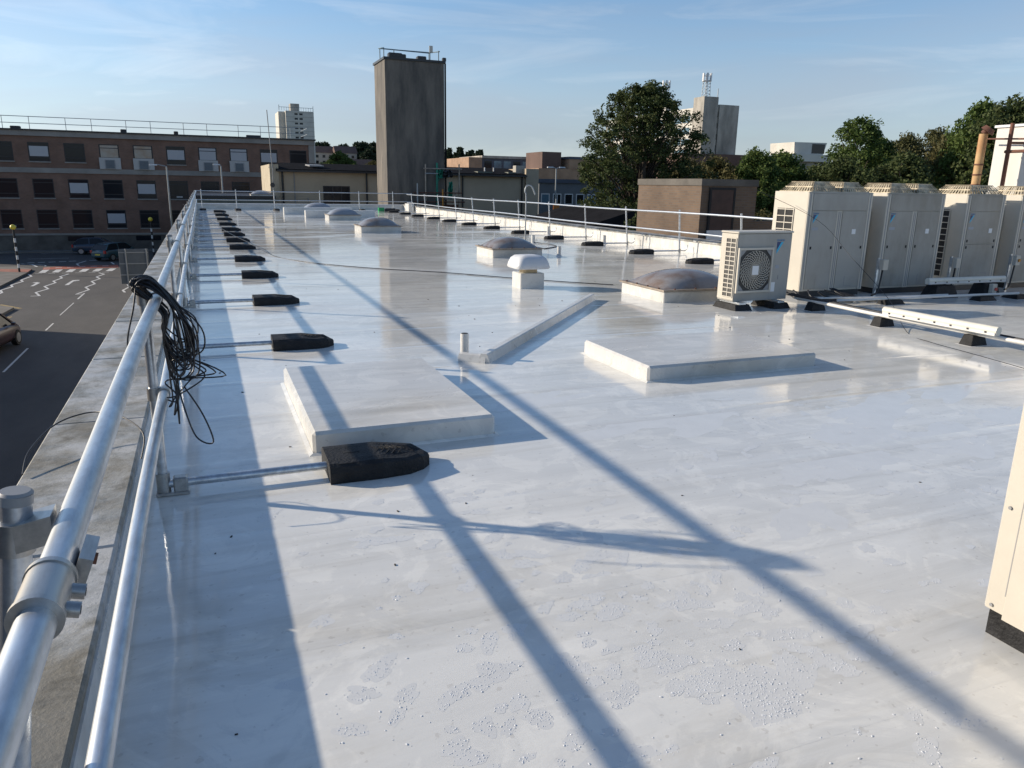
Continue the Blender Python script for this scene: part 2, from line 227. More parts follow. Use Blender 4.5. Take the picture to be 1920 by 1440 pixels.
# ------------------------------------------------------------------ mesh helpers
class MB:
    def __init__(s): s.v = []; s.f = []; s.sm = []
    def add(s, vs, fs, smooth=False):
        o = len(s.v); s.v += [tuple(v) for v in vs]; s.f += [tuple(i+o for i in f) for f in fs]; s.sm += [smooth]*len(fs); return s
    def box(s, x0, x1, y0, y1, z0, z1):
        vs = [(x, y, z) for z in (z0, z1) for y in (y0, y1) for x in (x0, x1)]
        return s.add(vs, [(0, 2, 3, 1), (4, 5, 7, 6), (0, 1, 5, 4), (2, 6, 7, 3), (0, 4, 6, 2), (1, 3, 7, 5)])
    def bbox(s, x0, x1, y0, y1, z0, z1, b=0.01):           # box with chamfered vertical edges and top
        pts = [(x0+b, y0), (x1-b, y0), (x1, y0+b), (x1, y1-b), (x1-b, y1), (x0+b, y1), (x0, y1-b), (x0, y0+b)]
        top = [(min(max(x, x0+b), x1-b), min(max(y, y0+b), y1-b)) for x, y in pts]
        vs = [(x, y, z0) for x, y in pts] + [(x, y, z1-b) for x, y in pts] + [(x+(0.001 if x < (x0+x1)/2 else -0.001), y+(0.001 if y < (y0+y1)/2 else -0.001), z1) for x, y in top]
        fs = [tuple(range(7, -1, -1)), tuple(range(16, 24))]
        for k in range(8):
            j = (k+1) % 8; fs += [(k, j, 8+j, 8+k), (8+k, 8+j, 16+j, 16+k)]
        return s.add(vs, fs)
    def obox(s, c, u, v, w):                               # centre and three half-axis vectors
        c, u, v, w = map(Vector, (c, u, v, w))
        vs = [c+a*u+b*v+d*w for d in (-1, 1) for b in (-1, 1) for a in (-1, 1)]
        return s.add(vs, [(0, 2, 3, 1), (4, 5, 7, 6), (0, 1, 5, 4), (2, 6, 7, 3), (0, 4, 6, 2), (1, 3, 7, 5)])
    def bar(s, p0, p1, w, h):
        p0, p1 = Vector(p0), Vector(p1); d = (p1-p0); a = d.normalized(); r = Vector((0, 0, 1)).cross(a)
        r = Vector((1, 0, 0)) if r.length < 1e-4 else r.normalized(); n = a.cross(r)
        return s.obox((p0+p1)/2, d/2, r*w/2, n*h/2)
    def cyl(s, p0, p1, r0, r1=None, n=12, caps=True):
        r1 = r0 if r1 is None else r1
        p0, p1 = Vector(p0), Vector(p1); a = (p1-p0).normalized(); u = a.orthogonal().normalized(); w = a.cross(u); vs = []
        for p, r in ((p0, r0), (p1, r1)):
            for k in range(n):
                t = 2*math.pi*k/n; vs.append(p+u*(r*math.cos(t))+w*(r*math.sin(t)))
        s.add(vs, [(k, (k+1) % n, n+(k+1) % n, n+k) for k in range(n)], True)
        if caps: s.add(vs, [tuple(range(n-1, -1, -1)), tuple(range(n, 2*n))])
        return s
    def tube(s, pts, r, n=8, sub=6, closed=False):
        P = [Vector(p) for p in pts]
        if sub > 1 and len(P) > 2:
            Q = []
            m = len(P)
            for i in range(m if closed else m-1):
                g = (lambda k: P[k % m]) if closed else (lambda k: P[min(max(k, 0), m-1)])
                a, b, c, d = g(i-1), g(i), g(i+1), g(i+2)
                for k in range(sub):
                    t = k/sub; Q.append(0.5*((2*b)+(c-a)*t+(2*a-5*b+4*c-d)*t*t+(3*b-a-3*c+d)*t**3))
            if not closed: Q.append(P[-1])
            P = Q
        vs = []; u = None; m = len(P)
        for i, p in enumerate(P):
            a = (P[(i+1) % m]-P[i-1]) if closed else (P[min(i+1, m-1)]-P[max(i-1, 0)])
            if a.length < 1e-7: a = Vector((0, 0, 1))
            a.normalize()
            u = a.orthogonal() if u is None else (u-a*u.dot(a))
            if u.length < 1e-6: u = a.orthogonal()
            u.normalize(); w = a.cross(u)
            vs += [p+u*(r*math.cos(2*math.pi*k/n))+w*(r*math.sin(2*math.pi*k/n)) for k in range(n)]
        e = m if closed else m-1
        s.add(vs, [(i*n+k, i*n+(k+1) % n, ((i+1) % m)*n+(k+1) % n, ((i+1) % m)*n+k) for i in range(e) for k in range(n)], True)
        if not closed: s.add(vs, [tuple(range(n-1, -1, -1)), tuple(range((m-1)*n, m*n))])
        return s
    def prism(s, poly, z0, z1, inset=None):                # plan polygon (counter-clockwise) raised
        n = len(poly); cx = sum(p[0] for p in poly)/n; cy = sum(p[1] for p in poly)/n
        k = 1 if inset is None else inset
        vs = [(x, y, z0) for x, y in poly]+[(cx+(x-cx)*k, cy+(y-cy)*k, z1) for x, y in poly]
        return s.add(vs, [tuple(range(n-1, -1, -1)), tuple(range(n, 2*n))]+[(i, (i+1) % n, n+(i+1) % n, n+i) for i in range(n)])
    def build(s, name, m, parent=None, local=False):
        me = D.meshes.new(name); off = Vector((0, 0, 0))
        if parent is not None and not local:
            q = parent
            while q is not None: off += q.location; q = q.parent
        me.from_pydata([(x-off.x, y-off.y, z-off.z) for x, y, z in s.v], [], s.f); me.update()
        me.polygons.foreach_set('use_smooth', s.sm)
        me.materials.append(MATS[m]); o = D.objects.new(name, me); COL.objects.link(o); o.parent = parent; return o
def tag(o, label, cat, group=None):
    o['label'] = label; o['category'] = cat
    if group: o['group'] = group
    return o
def thing(name, label, cat, loc=(0, 0, 0), rz=0.0, group=None):
    o = D.objects.new(name, None); COL.objects.link(o); o.location = loc; o.rotation_euler = (0, 0, rz); o.empty_display_size = 0.2
    return tag(o, label, cat, group)
def struct(o, kind='structure'): o['kind'] = kind; return o
def copy_tree(o, parent=None):
    c = o.copy(); COL.objects.link(c); c.parent = parent
    for ch in list(o.children): copy_tree(ch, c)
    return c
ORD = ['first', 'second', 'third', 'fourth', 'fifth', 'sixth', 'seventh', 'eighth', 'ninth', 'tenth', 'eleventh', 'twelfth', 'thirteenth', 'fourteenth', 'fifteenth', 'sixteenth']
def ORDL(i): return ORD[i] if i < 16 else 'number %d' % (i+1)
def flat_text(body, size, m, name, parent, M):
    cu = D.curves.new('lettering', 'FONT'); cu.body = body; cu.size = size; cu.extrude = 0.0006; cu.align_x = 'CENTER'
    t = D.objects.new('lettering', cu); COL.objects.link(t); dg = bpy.context.evaluated_depsgraph_get()
    me = D.meshes.new_from_object(t.evaluated_get(dg)); D.objects.remove(t)
    me.transform(M); me.materials.clear(); me.materials.append(MATS[m])
    o = D.objects.new(name, me); COL.objects.link(o); o.parent = parent; return o

# ------------------------------------------------------------------ the setting
STREET = -5.0
struct(MB().add([(-2500, -60, STREET-0.02), (2500, -60, STREET-0.02), (2500, 3500, STREET-0.02), (-2500, 3500, STREET-0.02)], [(0, 1, 2, 3)]).build('ground', 'ground'))
XI, XO, YF = -0.43, -0.93, 50.6        # left parapet inner and outer faces, far edge of the roof
def roof_sheet():
    vs = [(XI, -6, 0), (19.0, -6, 0), (19.0, 12.9, 0), (12.4, 12.9, 0), (12.4, YF, 0), (XI, YF, 0)]
    return struct(MB().add(vs, [tuple(range(6))]).build('roof', 'roof_coat'))
roof_sheet()
ROOF = D.objects['roof']; rs = random.Random(12)
for k in range(34):                                       # laps of the membrane under the coating: low, feathered strips
    y = 0.55+k*1.04+rs.uniform(-0.05, 0.05); x1 = 18.9 if y < 12.6 else 12.3; n = 24; vs = []
    for i in range(n+1):
        x = XI+0.02+(x1-XI-0.02)*i/n; w0 = rs.uniform(-0.006, 0.006)
        vs += [(x, y-0.055+w0, 0.0002), (x, y-0.02+w0, 0.0016), (x, y+0.035, 0.0016), (x, y+0.065+w0, 0.0002)]
    MB().add(vs, [(i*4+j, i*4+4+j, i*4+5+j, i*4+1+j) for i in range(n) for j in range(3)], True).build('membrane_lap', 'roof_coat', ROOF)
pw = tag(MB().box(XO+0.05, XI-0.006, -6, YF+0.5, STREET, 0.21).build('parapet_wall', 'kerb_coat'), 'long low grey parapet wall along the street edge of the roof', 'wall')
y = -6.0; k = 0
while y < YF+0.4:
    d = 1.83; y1 = min(y+d, YF+0.5)
    MB().bbox(XO, XI+0.003, y+0.004, y1-0.004, 0.2101, 0.28+0.001*(k % 3), 0.008).build('coping_stone', 'coping', pw); y = y1; k += 1
MB().box(XI-0.0055, XI+0.012, -6, YF, 0.0, 0.245).build('upstand', 'kerb_coat', pw)
fp = tag(MB().box(XI+0.02, 12.4, YF, YF+0.35, STREET, 0.30).build('parapet_wall', 'kerb_coat'), 'far end parapet wall of the roof in front of the concrete tower', 'wall')
MB().box(XI+0.02, 12.4, YF-0.04, YF+0.42, 0.301, 0.36).build('coping_stone', 'vent_grey', fp)
rp = tag(MB().box(12.405, 12.75, 12.9, YF+0.5, STREET, 0.30).build('parapet_wall', 'kerb_coat'), 'white parapet wall behind the right hand guardrail', 'wall')
y = 12.9
while y < YF+0.4:
    y1 = min(y+2.4, YF+0.5); MB().bbox(12.37, 12.82, y+0.004, y1-0.004, 0.301, 0.37, 0.01).build('coping_stone', 'coping', rp); y = y1
tag(MB().box(12.76, 19.2, 12.95, 13.2, STREET, 0.30).build('parapet_wall', 'kerb_coat'), 'short parapet wall hidden behind the tall air conditioning units', 'wall')

# street on the left
def sheet(name, pts, z, m, kind=None, parent=None):
    o = MB().add([(p[0], p[1], z) for p in pts], [tuple(range(len(pts)))]).build(name, m, parent)
    if kind: struct(o, kind)
    return o
road = sheet('road', [(-40, -40), (-2.9, -40), (-2.9, 82.6), (-40, 82.6)], STREET, 'asphalt', 'structure')
struct(MB().box(-2.9, XO+0.05, -40, 60, STREET-0.01, STREET+0.12).build('pavement', 'pavement'))
struct(MB().box(-3.05, -2.901, -40, 60, STREET-0.01, STREET+0.11).build('kerb', 'kerb_stone'))
struct(MB().box(-40, 12, 81.2, 82.95, STREET-0.01, STREET+0.12).build('pavement', 'pavement'))
def raised(name, px, m, h, kind='structure'):
    P = [on_z(a, b, STREET) for a, b in px]; P = [(p.x, p.y) for p in P]
    ar = sum(P[i-1][0]*P[i][1]-P[i][0]*P[i-1][1] for i in range(len(P)))
    if ar < 0: P.reverse()
    return struct(MB().prism(P, STREET-0.01, STREET+h).build(name, m), kind)
Z8 = lambda a, b: (a*0.20833, 400+b*0.20833)                 # survey points taken on an enlarged part of the photograph
raised('pavement', [Z8(-300, 815), Z8(0, 672), Z8(250, 546), Z8(290, 515), Z8(150, 492), Z8(-300, 500)], 'pavement', 0.12)
raised('pavement', [Z8(-200, 530), Z8(165, 546), Z8(250, 545.5), Z8(287, 516), Z8(-200, 516)], 'tactile_red', 0.125)
raised('pavement', [Z8(-300, 1090), Z8(0, 935), Z8(128, 866), Z8(-20, 845), Z8(-300, 850)], 'pavement', 0.12)
def strip(px, w, m, name='road_marking', dz=0.004, closed=False):
    b = MB(); P = [on_z(a, c, STREET) for a, c in px]
    Lf, Rt = [], []
    for i, p in enumerate(P):
        d0 = (P[i]-P[i-1]).normalized() if i else (P[1]-P[0]).normalized(); d1 = (P[i+1]-P[i]).normalized() if i < len(P)-1 else d0
        n0 = Vector((-d0.y, d0.x, 0)); n1 = Vector((-d1.y, d1.x, 0)); nn = (n0+n1)
        nn = n0 if nn.length < 0.3 else nn.normalized(); q = w/2/max(0.35, nn.dot(n0))
        Lf.append((p.x+nn.x*q, p.y+nn.y*q, STREET+dz)); Rt.append((p.x-nn.x*q, p.y-nn.y*q, STREET+dz))
    n = len(P); b.add(Rt+Lf, [(i, i+1, n+i+1, n+i) for i in range(n-1)]); return b.build(name, m, road)
def patch(px, m, dz=0.004, name='road_marking'):
    return MB().add([(lambda p: (p.x, p.y, STREET+dz))(on_z(a, c, STREET)) for a, c in px], [tuple(range(len(px)))]).build(name, m, road)
for zz in ([(255, 548), (285, 567), (190, 600), (205, 615), (100, 645), (112, 662), (5, 692), (18, 715), (-60, 745)],
           [(620, 545), (540, 570), (560, 582), (480, 610), (500, 625), (400, 658), (435, 680), (322, 712), (355, 743), (275, 746)],
           [(890, 535), (938, 548), (868, 572), (900, 590), (825, 612), (855, 635), (770, 665), (800, 688), (690, 726)],
           [(1150, 640), (1165, 662), (1105, 693), (1125, 712)], [(775, 428), (690, 455), (710, 470)], [(1000, 440), (1028, 458)]):
    strip([Z8(*p) for p in zz], 0.13, 'paint_white')
strip([Z8(677, 730), Z8(742, 727)], 0.13, 'paint_white')
patch([Z8(385, 507), Z8(1068, 487), Z8(1062, 464), Z8(600, 476), Z8(390, 488)], 'paint_red', 0.003, 'crossing_surface')
for i in range(6):
    x0 = 345+i*120.5; s = -i*1.2
    patch([Z8(x0, 536+s*2.6), Z8(x0+62, 535+s*2.6), Z8(x0+102, 508+s*2.0), Z8(x0+42, 509+s*2.0)], 'paint_white', 0.006)
    if i < 6: strip([Z8(x0-30, 545+s*2.4), Z8(x0+32, 543+s*2.4)], 0.12, 'paint_white')
    strip([Z8(395+i*105, 494-i*4), Z8(452+i*105, 492-i*4)], 0.22, 'paint_white', dz=0.006)
for a, c in ((245, 447), (340, 443), (435, 440), (530, 436), (620, 432), (805, 425)): strip([Z8(a, c), Z8(a+66, c-3)], 0.28, 'paint_white')
strip([Z8(250, 411), Z8(620, 403)], 0.12, 'paint_white'); strip([Z8(370, 362), Z8(735, 352)], 0.1, 'paint_white'); strip([Z8(190, 455), Z8(290, 462), Z8(335, 482)], 0.14, 'paint_white'); strip([Z8(230, 458), Z8(345, 462), Z8(410, 468), Z8(408, 476)], 0.12, 'paint_white')
patch([Z8(273, 657), Z8(303, 655), Z8(362, 626), Z8(335, 620), Z8(285, 625), Z8(322, 630)], 'paint_white')
patch([Z8(581, 647), Z8(618, 645), Z8(665, 612), Z8(712, 606), Z8(718, 599), Z8(655, 602), Z8(630, 616)], 'paint_white')
strip([Z8(760, 720), Z8(700, 772)], 0.09, 'paint_white'); strip([Z8(665, 805), Z8(540, 918)], 0.05, 'paint_white'); strip([Z8(480, 990), Z8(410, 1055)], 0.07, 'paint_white'); strip([Z8(250, 1215), Z8(30, 1430)], 0.08, 'paint_white')
for dx in (0.0, 0.2):
    a, c = on_z(*Z8(1125, 712), STREET), 0
    MB().add([(-3.30-dx, 10, STREET+0.004), (-3.22-dx, 10, STREET+0.004), (-3.22-dx, 56, STREET+0.004), (-3.30-dx, 56, STREET+0.004)], [(0, 1, 2, 3)]).build('yellow_line', 'paint_yellow', road)
strip([Z8(0, 822), Z8(185, 857)], 0.2, 'paint_yellow', 'yellow_line'); strip([Z8(105, 930), Z8(-40, 1010)], 0.09, 'paint_yellow', 'yellow_line'); strip([Z8(80, 930), Z8(-60, 1003)], 0.09, 'paint_yellow', 'yellow_line')

# a building down the street, out of frame, whose shadow crosses the near roadway
sb = thing('brick_building', 'brown brick street building beyond the left edge of the picture', 'building', (-20, 20, STREET))
MB().box(-32, -15, -40, 44, STREET+0.001, 3.6).build('wall', 'brown_brick', sb); MB().box(-32.2, -14.8, -40.2, 44.2, 3.601, 3.9).build('roof', 'stone_band', sb)

# ------------------------------------------------------------------ roof covers, skylights, vents
def hatch(label, x0, x1, y0, y1, h):
    o = thing('roof_hatch', label, 'roof hatch', ((x0+x1)/2, (y0+y1)/2, 0), 0, 'flat white covers on the roof')
    MB().bbox(x0, x1, y0, y1, -0.01, h, 0.02).build('kerb', 'kerb_coat', o)
    b = MB(); w = 0.03                                     # coved fillet where the coating runs down to the deck
    vs = [(x0-w, y0-w, 0.001), (x1+w, y0-w, 0.001), (x1+w, y1+w, 0.001), (x0-w, y1+w, 0.001), (x0-0.001, y0-0.001, 0.014), (x1+0.001, y0-0.001, 0.014), (x1+0.001, y1+0.001, 0.014), (x0-0.001, y1+0.001, 0.014)]
    b.add(vs, [(i, (i+1) % 4, 4+(i+1) % 4, 4+i) for i in range(4)]); b.build('fillet', 'roof_coat', o)
    return o
hatch('white coated flat hatch behind the nearest black counterweight', 0.54, 1.79, 4.74, 6.64, 0.15)
hatch('wide white coated flat hatch in the middle of the roof near the air conditioners', 3.62, 5.56, 5.70, 6.98, 0.145)

def skylight(label, x0, x1, y0, y1, hk, hd, dome='dome', plinth=None, bolts=True):
    o = thing('skylight', label, 'skylight', ((x0+x1)/2, (y0+y1)/2, 0), 0, 'dome skylights on the roof')
    MB().bbox(x0, x1, y0, y1, -0.01, hk, 0.012).build('kerb', 'kerb_coat', o)
    f = MB().box(x0-0.03, x1+0.03, y0-0.03, y1+0.03, hk+0.001, hk+0.028).build('flange', 'flange', o)
    n = 18; vs = []; fs = []; ins = 0.06
    for j in range(n+1):
        for i in range(n+1):
            u = -1+2*i/n; v = -1+2*j/n
            z = hd*(1-abs(u)**2.4)**0.75*(1-abs(v)**2.4)**0.75
            vs.append(((x0+x1)/2+u*((x1-x0)/2-ins), (y0+y1)/2+v*((y1-y0)/2-ins), hk+0.029+z))
    fs = [(j*(n+1)+i, j*(n+1)+i+1, (j+1)*(n+1)+i+1, (j+1)*(n+1)+i) for j in range(n) for i in range(n)]
    MB().add(vs, fs, True).build('dome', dome, o)
    if bolts:
        for t in range(4):
            for (bx, by) in ((x0+(t+0.5)/4*(x1-x0), y0), (x0, y0+(t+0.5)/4*(y1-y0))):
                MB().cyl((bx, by, hk+0.0285), (bx, by, hk+0.045), 0.016, n=6).build('bolt', 'dark_rust', f)
    return o
skylight('large grey dome skylight next to the small fan air conditioner', 6.45, 7.95, 9.85, 11.15, 0.17, 0.24)
skylight('grey dome skylight behind the mushroom vent', 6.42, 7.72, 17.3, 18.5, 0.20, 0.235)
skylight('grey dome skylight standing alone on a low white kerb, mid roof', 5.12, 6.55, 27.1, 28.4, 0.22, 0.27)
skylight('dome skylight in front of a long grey kerb near the far end', 5.45, 6.95, 36.7, 38.0, 0.22, 0.28, 'dome_far', bolts=False)
skylight('farthest dome skylight just inside the end guardrail', 5.35, 7.0, 45.0, 46.4, 0.24, 0.30, 'dome_far', bolts=False)
for lb, x0, x1, yy in (('long low grey kerb box behind the second farthest skylight', 4.67, 8.1, 39.0), ('long low grey kerb box in front of the farthest skylight', 4.07, 7.75, 43.4)):
    tag(MB().bbox(x0, x1, yy, yy+0.5, -0.01, 0.36, 0.015).build('kerb_box', 'kerb_coat'), lb, 'roof kerb', 'long kerb boxes')

v = thing('mushroom_vent', 'square white mushroom roof vent with tan neck', 'roof vent', (5.15, 12.1, 0))
MB().bbox(4.93, 5.37, 11.92, 12.32, -0.01, 0.26, 0.012).build('base', 'kerb_coat', v); MB().bbox(5.02, 5.28, 12.0, 12.24, 0.261, 0.35, 0.03).build('neck', 'vent_tan', v)
b = MB(); cx, cy = 5.15, 12.12; prof = [(0.30, 0.335), (0.315, 0.36), (0.30, 0.42), (0.265, 0.50), (0.21, 0.545), (0.10, 0.56)]
ring = lambda r, z: [(cx+r*(abs(math.cos(t))**0.35)*math.copysign(1, math.cos(t)), cy+r*(abs(math.sin(t))**0.35)*math.copysign(1, math.sin(t)), z) for t in [2*math.pi*(k+0.5)/24 for k in range(24)]]
vs = []; [vs.extend(ring(r, z)) for r, z in prof]
b.add(vs, [(i*24+k, i*24+(k+1) % 24, (i+1)*24+(k+1) % 24, (i+1)*24+k) for i in range(len(prof)-1) for k in range(24)], True); b.add(vs, [tuple(range(120, 144)), tuple(range(23, -1, -1))]); b.build('cap', 'vent_grey', v)

u = thing('pipe_upstand', 'low white coated boxed duct running diagonally over the roof', 'duct', (3.9, 8.5, 0))
def sect(p0, p1, w, h):
    a = Vector((*p0, 0)); c = Vector((*p1, 0)); d = (c-a).normalized(); n = Vector((-d.y, d.x, 0)); vs = []
    for q in (a, c):
        for off, z in ((-w*1.0, -0.005), (-w*0.62, h*0.92), (-w*0.45, h), (w*0.5, h), (w*0.9, h*0.45), (w*1.9, -0.005)): vs.append((q.x+n.x*off, q.y+n.y*off, z))
    return MB().add(vs, [(i, i+1, 7+i, 6+i) for i in range(5)]+[tuple(range(5, -1, -1)), tuple(range(6, 12))])
sect((2.46, 6.86), (5.52, 10.45), 0.062, 0.095).build('long_run', 'kerb_coat', u); sect((2.28, 7.06), (2.50, 6.88), 0.06, 0.08).build('short_run', 'kerb_coat', u)
def pipe_vent(label, x, y, r, h, m='kerb_coat', group='vent pipes on the roof'):
    o = thing('vent_pipe', label, 'vent pipe', (x, y, 0), 0, group)
    MB().cyl((x, y, -0.01), (x, y, h), r, n=16).build('pipe', m, o); MB().cyl((x, y, h+0.0005), (x, y, h+0.002), r*0.8, n=16).build('opening', 'dark_void', o)
    MB().cyl((x, y, 0.0005), (x, y, 0.03), r*1.7, r*1.02, n=16, caps=False).build('collar', 'kerb_coat', o); return o
pipe_vent('stout white vent pipe at the bend of the boxed duct', 2.36, 7.16, 0.043, 0.25)
pipe_vent('thin white vent pipe between the two middle skylights', 8.27, 17.5, 0.05, 0.24)
pipe_vent('thin white vent pipe right of the tall bent pole', 9.36, 21.7, 0.06, 0.24)
pipe_vent('white vent pipe near the right parapet behind the bent pole', 11.55, 25.4, 0.06, 0.30)
pipe_vent('white vent pipe near the right parapet, nearest the brick stair block', 11.5, 21.1, 0.06, 0.26)

# ------------------------------------------------------------------ guardrails
def weight_mesh():
    # rubber ballast block, pointing along +X from its socket end at the origin
    out = [(0, -0.185), (0.30, -0.185), (0.45, -0.165), (0.54, -0.115), (0.59, -0.055), (0.605, 0.0), (0.59, 0.055), (0.54, 0.115), (0.45, 0.165), (0.30, 0.185), (0, 0.185)]
    b = MB(); n = len(out); vs = []
    for z, k in ((0, 1), (0.062, 1), (0.092, 0.95), (0.108, 0.82), (0.114, 0.55)):
        for x, y in out: vs.append((0.27+(x-0.27)*(1-(1-k)*0.55) if x > 0.05 else x, y*k, z*(1 if x < 0.4 else (0.86 if x < 0.55 else 0.62))))
    b.add(vs, [(i*n+k, i*n+(k+1) % n, (i+1)*n+(k+1) % n, (i+1)*n+k) for i in range(4) for k in range(n)], False)
    b.add(vs, [tuple(range(n-1, -1, -1)), tuple(range(4*n, 5*n))]); return b
wproto = None
def weight(label, loc, rz, group, s=1.0):
    global wproto
    if wproto is None:
        o = thing('counterweight', label, 'counterweight', loc, rz, group); weight_mesh().build('block', 'rubber', o, True)
        MB().box(0.10, 0.19, -0.014, 0.014, 0.1125, 0.116).build('notch', 'dark_void', o, True)
        r = MB()
        for k in range(5):
            x = 0.30+k*0.035
            r.bar((x, 0, 0.114-0.002*k), (x-0.05, -0.085, 0.111-0.003*k), 0.008, 0.006); r.bar((x, 0, 0.114-0.002*k), (x-0.05, 0.085, 0.111-0.003*k), 0.008, 0.006)
        r.build('chevron_ridge', 'rubber', o, True)
        for k, (xx, yy) in enumerate(((0.24, -0.10), (0.05, -0.14))): MB().box(xx, xx+0.08, yy-0.02, yy+0.02, 0.100, 0.1075).build('moulded_mark', 'rubber', o, True)
        wproto = o
    else:
        o = copy_tree(wproto); o.location = loc; o.rotation_euler = (0, 0, rz); tag(o, label, 'counterweight', group)
    o.scale = (s, s, s); return o

def guardrail(label, loc): return thing('guardrail', label, 'guardrail', loc)
RX, TOP, LOW, RR = -0.262, 1.10, 0.585, 0.0268
LEFT_Y = [1.49, 4.36, 8.18, 11.32, 14.62, 17.72, 20.95, 23.5, 26.1, 28.9, 32.4, 36.7, 41.2, 46.0]
g = guardrail('long galvanised tube guardrail along the left parapet with many posts', (RX, 20, 0))
# top rail in lengths joined by sleeves, dipping a little the way hand-set tube does
def rail_pts(z, dz, x, y0, y1, n): return [(x+0.006*math.sin(i*1.7), y0+(y1-y0)*i/n, z+dz*math.sin(i*2.3)) for i in range(n+1)]
MB().tube(rail_pts(TOP, 0.004, RX, -1.5, 4.42, 4), RR, 20, 4).build('top_rail', 'galvanised', g)
MB().tube(rail_pts(TOP-0.004, 0.006, RX, 4.42, YF-0.7, 14), RR, 14, 3).build('top_rail', 'galvanised', g)
MB().tube(rail_pts(LOW, 0.004, RX-0.012, -1.5, 4.42, 4), RR-0.001, 20, 4).build('lower_rail', 'galvanised', g)
MB().tube(rail_pts(LOW-0.003, 0.006, RX-0.012, 4.42, YF-0.7, 14), RR-0.001, 14, 3).build('lower_rail', 'galvanised', g)
PX = RX-0.058
for i, y in enumerate(LEFT_Y):
    hi = TOP+0.075; q = 20 if i < 3 else 10
    if i == 0:                                            # the nearest post stands on the coping and leans in
        p = MB().cyl((-0.462, y, 0.284), (-0.350, y, 1.150), 0.0268, n=24).build('post', 'galvanised', g)
        MB().cyl((-0.352, y, 1.138), (-0.3495, y, 1.156), 0.0288, n=24).cyl((-0.3495, y, 1.1561), (-0.349, y, 1.161), 0.0288, 0.024, n=24).build('cap', 'groove_grey', p)
        MB().cyl((-0.3645, y, 1.045), (-0.3565, y, 1.105), 0.0335, n=24).obox((-0.325, y-0.004, 1.085), (0.030, 0, 0.006), (0, 0.030, 0), (0, 0, 0.026)).build('clamp', 'cast_fitting', p)
        MB().cyl((-0.462, y, 0.2815), (-0.4615, y, 0.29), 0.06, n=20).build('base_flange', 'cast_fitting', p); continue
    p = MB().cyl((PX, y, 0.03), (PX, y, hi), 0.0255, n=q).build('post', 'galvanised', g)
    MB().cyl((PX, y, hi-0.012), (PX, y, hi+0.004), 0.0275, n=q).cyl((PX, y, hi+0.004), (PX, y, hi+0.010), 0.0275, 0.02, n=q).build('cap', 'groove_grey' if i else 'cast_fitting', p)
    for z in (TOP, LOW):
        c = MB().cyl((PX, y, z-0.034), (PX, y, z+0.034), 0.035, n=q).obox((PX+0.030, y, z), (0.03, 0, 0), (0, 0.024, 0), (0, 0, 0.028))
        if i < 4: c.cyl((RX-0.01*(z < 1), y-0.03, z), (RX-0.01*(z < 1), y+0.03, z), 0.0345, n=q)
        c.build('clamp', 'cast_fitting', p)
    if y > 2:
        w = MB().cyl((PX, y, 0.062), (0.66, y, 0.062), 0.0245, n=q); w.build('foot_bar', 'galvanised', g)
        f = MB().cyl((PX, y, 0.012), (PX, y, 0.13), 0.036, n=q).bbox(PX-0.04, PX+0.13, y-0.04, y+0.04, 0.004, 0.02, 0.003).bbox(PX+0.05, PX+0.125, y-0.034, y+0.034, 0.021, 0.1, 0.008)
        f.build('foot_socket', 'cast_fitting', g)
        weight(('nearest black rubber counterweight beside the white hatch' if i == 1 else ORD[i-1]+' black rubber counterweight from the camera along the left guardrail'), (0.57, y+0.03, 0.001), R(random.uniform(-1.5, 1.5)), 'counterweights of the left guardrail', 1.06)
# near coupling sleeve and swivel clip at the first post
yj = 1.32
MB().cyl((RX, yj-0.20, TOP+0.001), (RX, yj-0.085, TOP+0.001), 0.0345, n=28).cyl((RX, yj-0.207, TOP+0.001), (RX, yj-0.195, TOP+0.001), 0.037, n=28).cyl((RX, yj-0.09, TOP+0.001), (RX, yj-0.078, TOP+0.001), 0.037, n=28).build('coupling_sleeve', 'cast_fitting', g)
for dy in (-0.17, -0.115):
    MB().cyl((RX+0.028, yj+dy, TOP-0.006), (RX+0.050, yj+dy, TOP-0.012), 0.012, n=14).build('set_screw_boss', 'cast_fitting', g)
    MB().cyl((RX+0.0503, yj+dy, TOP-0.0121), (RX+0.0508, yj+dy, TOP-0.0122), 0.007, n=6).build('set_screw', 'dark_void', g)
MB().obox((RX+0.036, yj-0.02, TOP-0.012), (0.010, 0, -0.004), (0, 0.045, 0), (0.012, 0, 0.030)).build('swivel_clip', 'cast_fitting', g)
MB().cyl((RX+0.045, yj-0.01, TOP-0.006), (RX+0.055, yj-0.01, TOP-0.009), 0.010, n=8).build('clip_bolt', 'dark_rust', g)

# far end guardrail
fy = YF-0.75; g = guardrail('thin guardrail across the far end of the roof before the cream building', (6, fy, 0))
far_x = [0.0, 1.95, 4.15, 6.9, 9.35, 11.55, 12.75]
MB().tube([(PX, fy, TOP), (12.8, fy, TOP-0.02)], 0.024, 8, 1).build('top_rail', 'galvanised', g); MB().tube([(PX, fy, LOW), (12.8, fy, LOW-0.02)], 0.024, 8, 1).build('lower_rail', 'galvanised', g)
for i, x in enumerate(far_x[:-1]):
    MB().cyl((x, fy+0.03, 0.0), (x-0.01, fy+0.05, TOP+0.1), 0.026, n=8).build('post', 'galvanised', g)
    MB().cyl((x, fy, 0.062), (x, fy-0.7, 0.062), 0.021, n=8).build('foot_bar', 'galvanised', g)
    weight(ORD[i]+' counterweight from the left along the far end guardrail', (x+0.02, fy-0.6, 0.001), R(-90), 'counterweights of the far end guardrail')

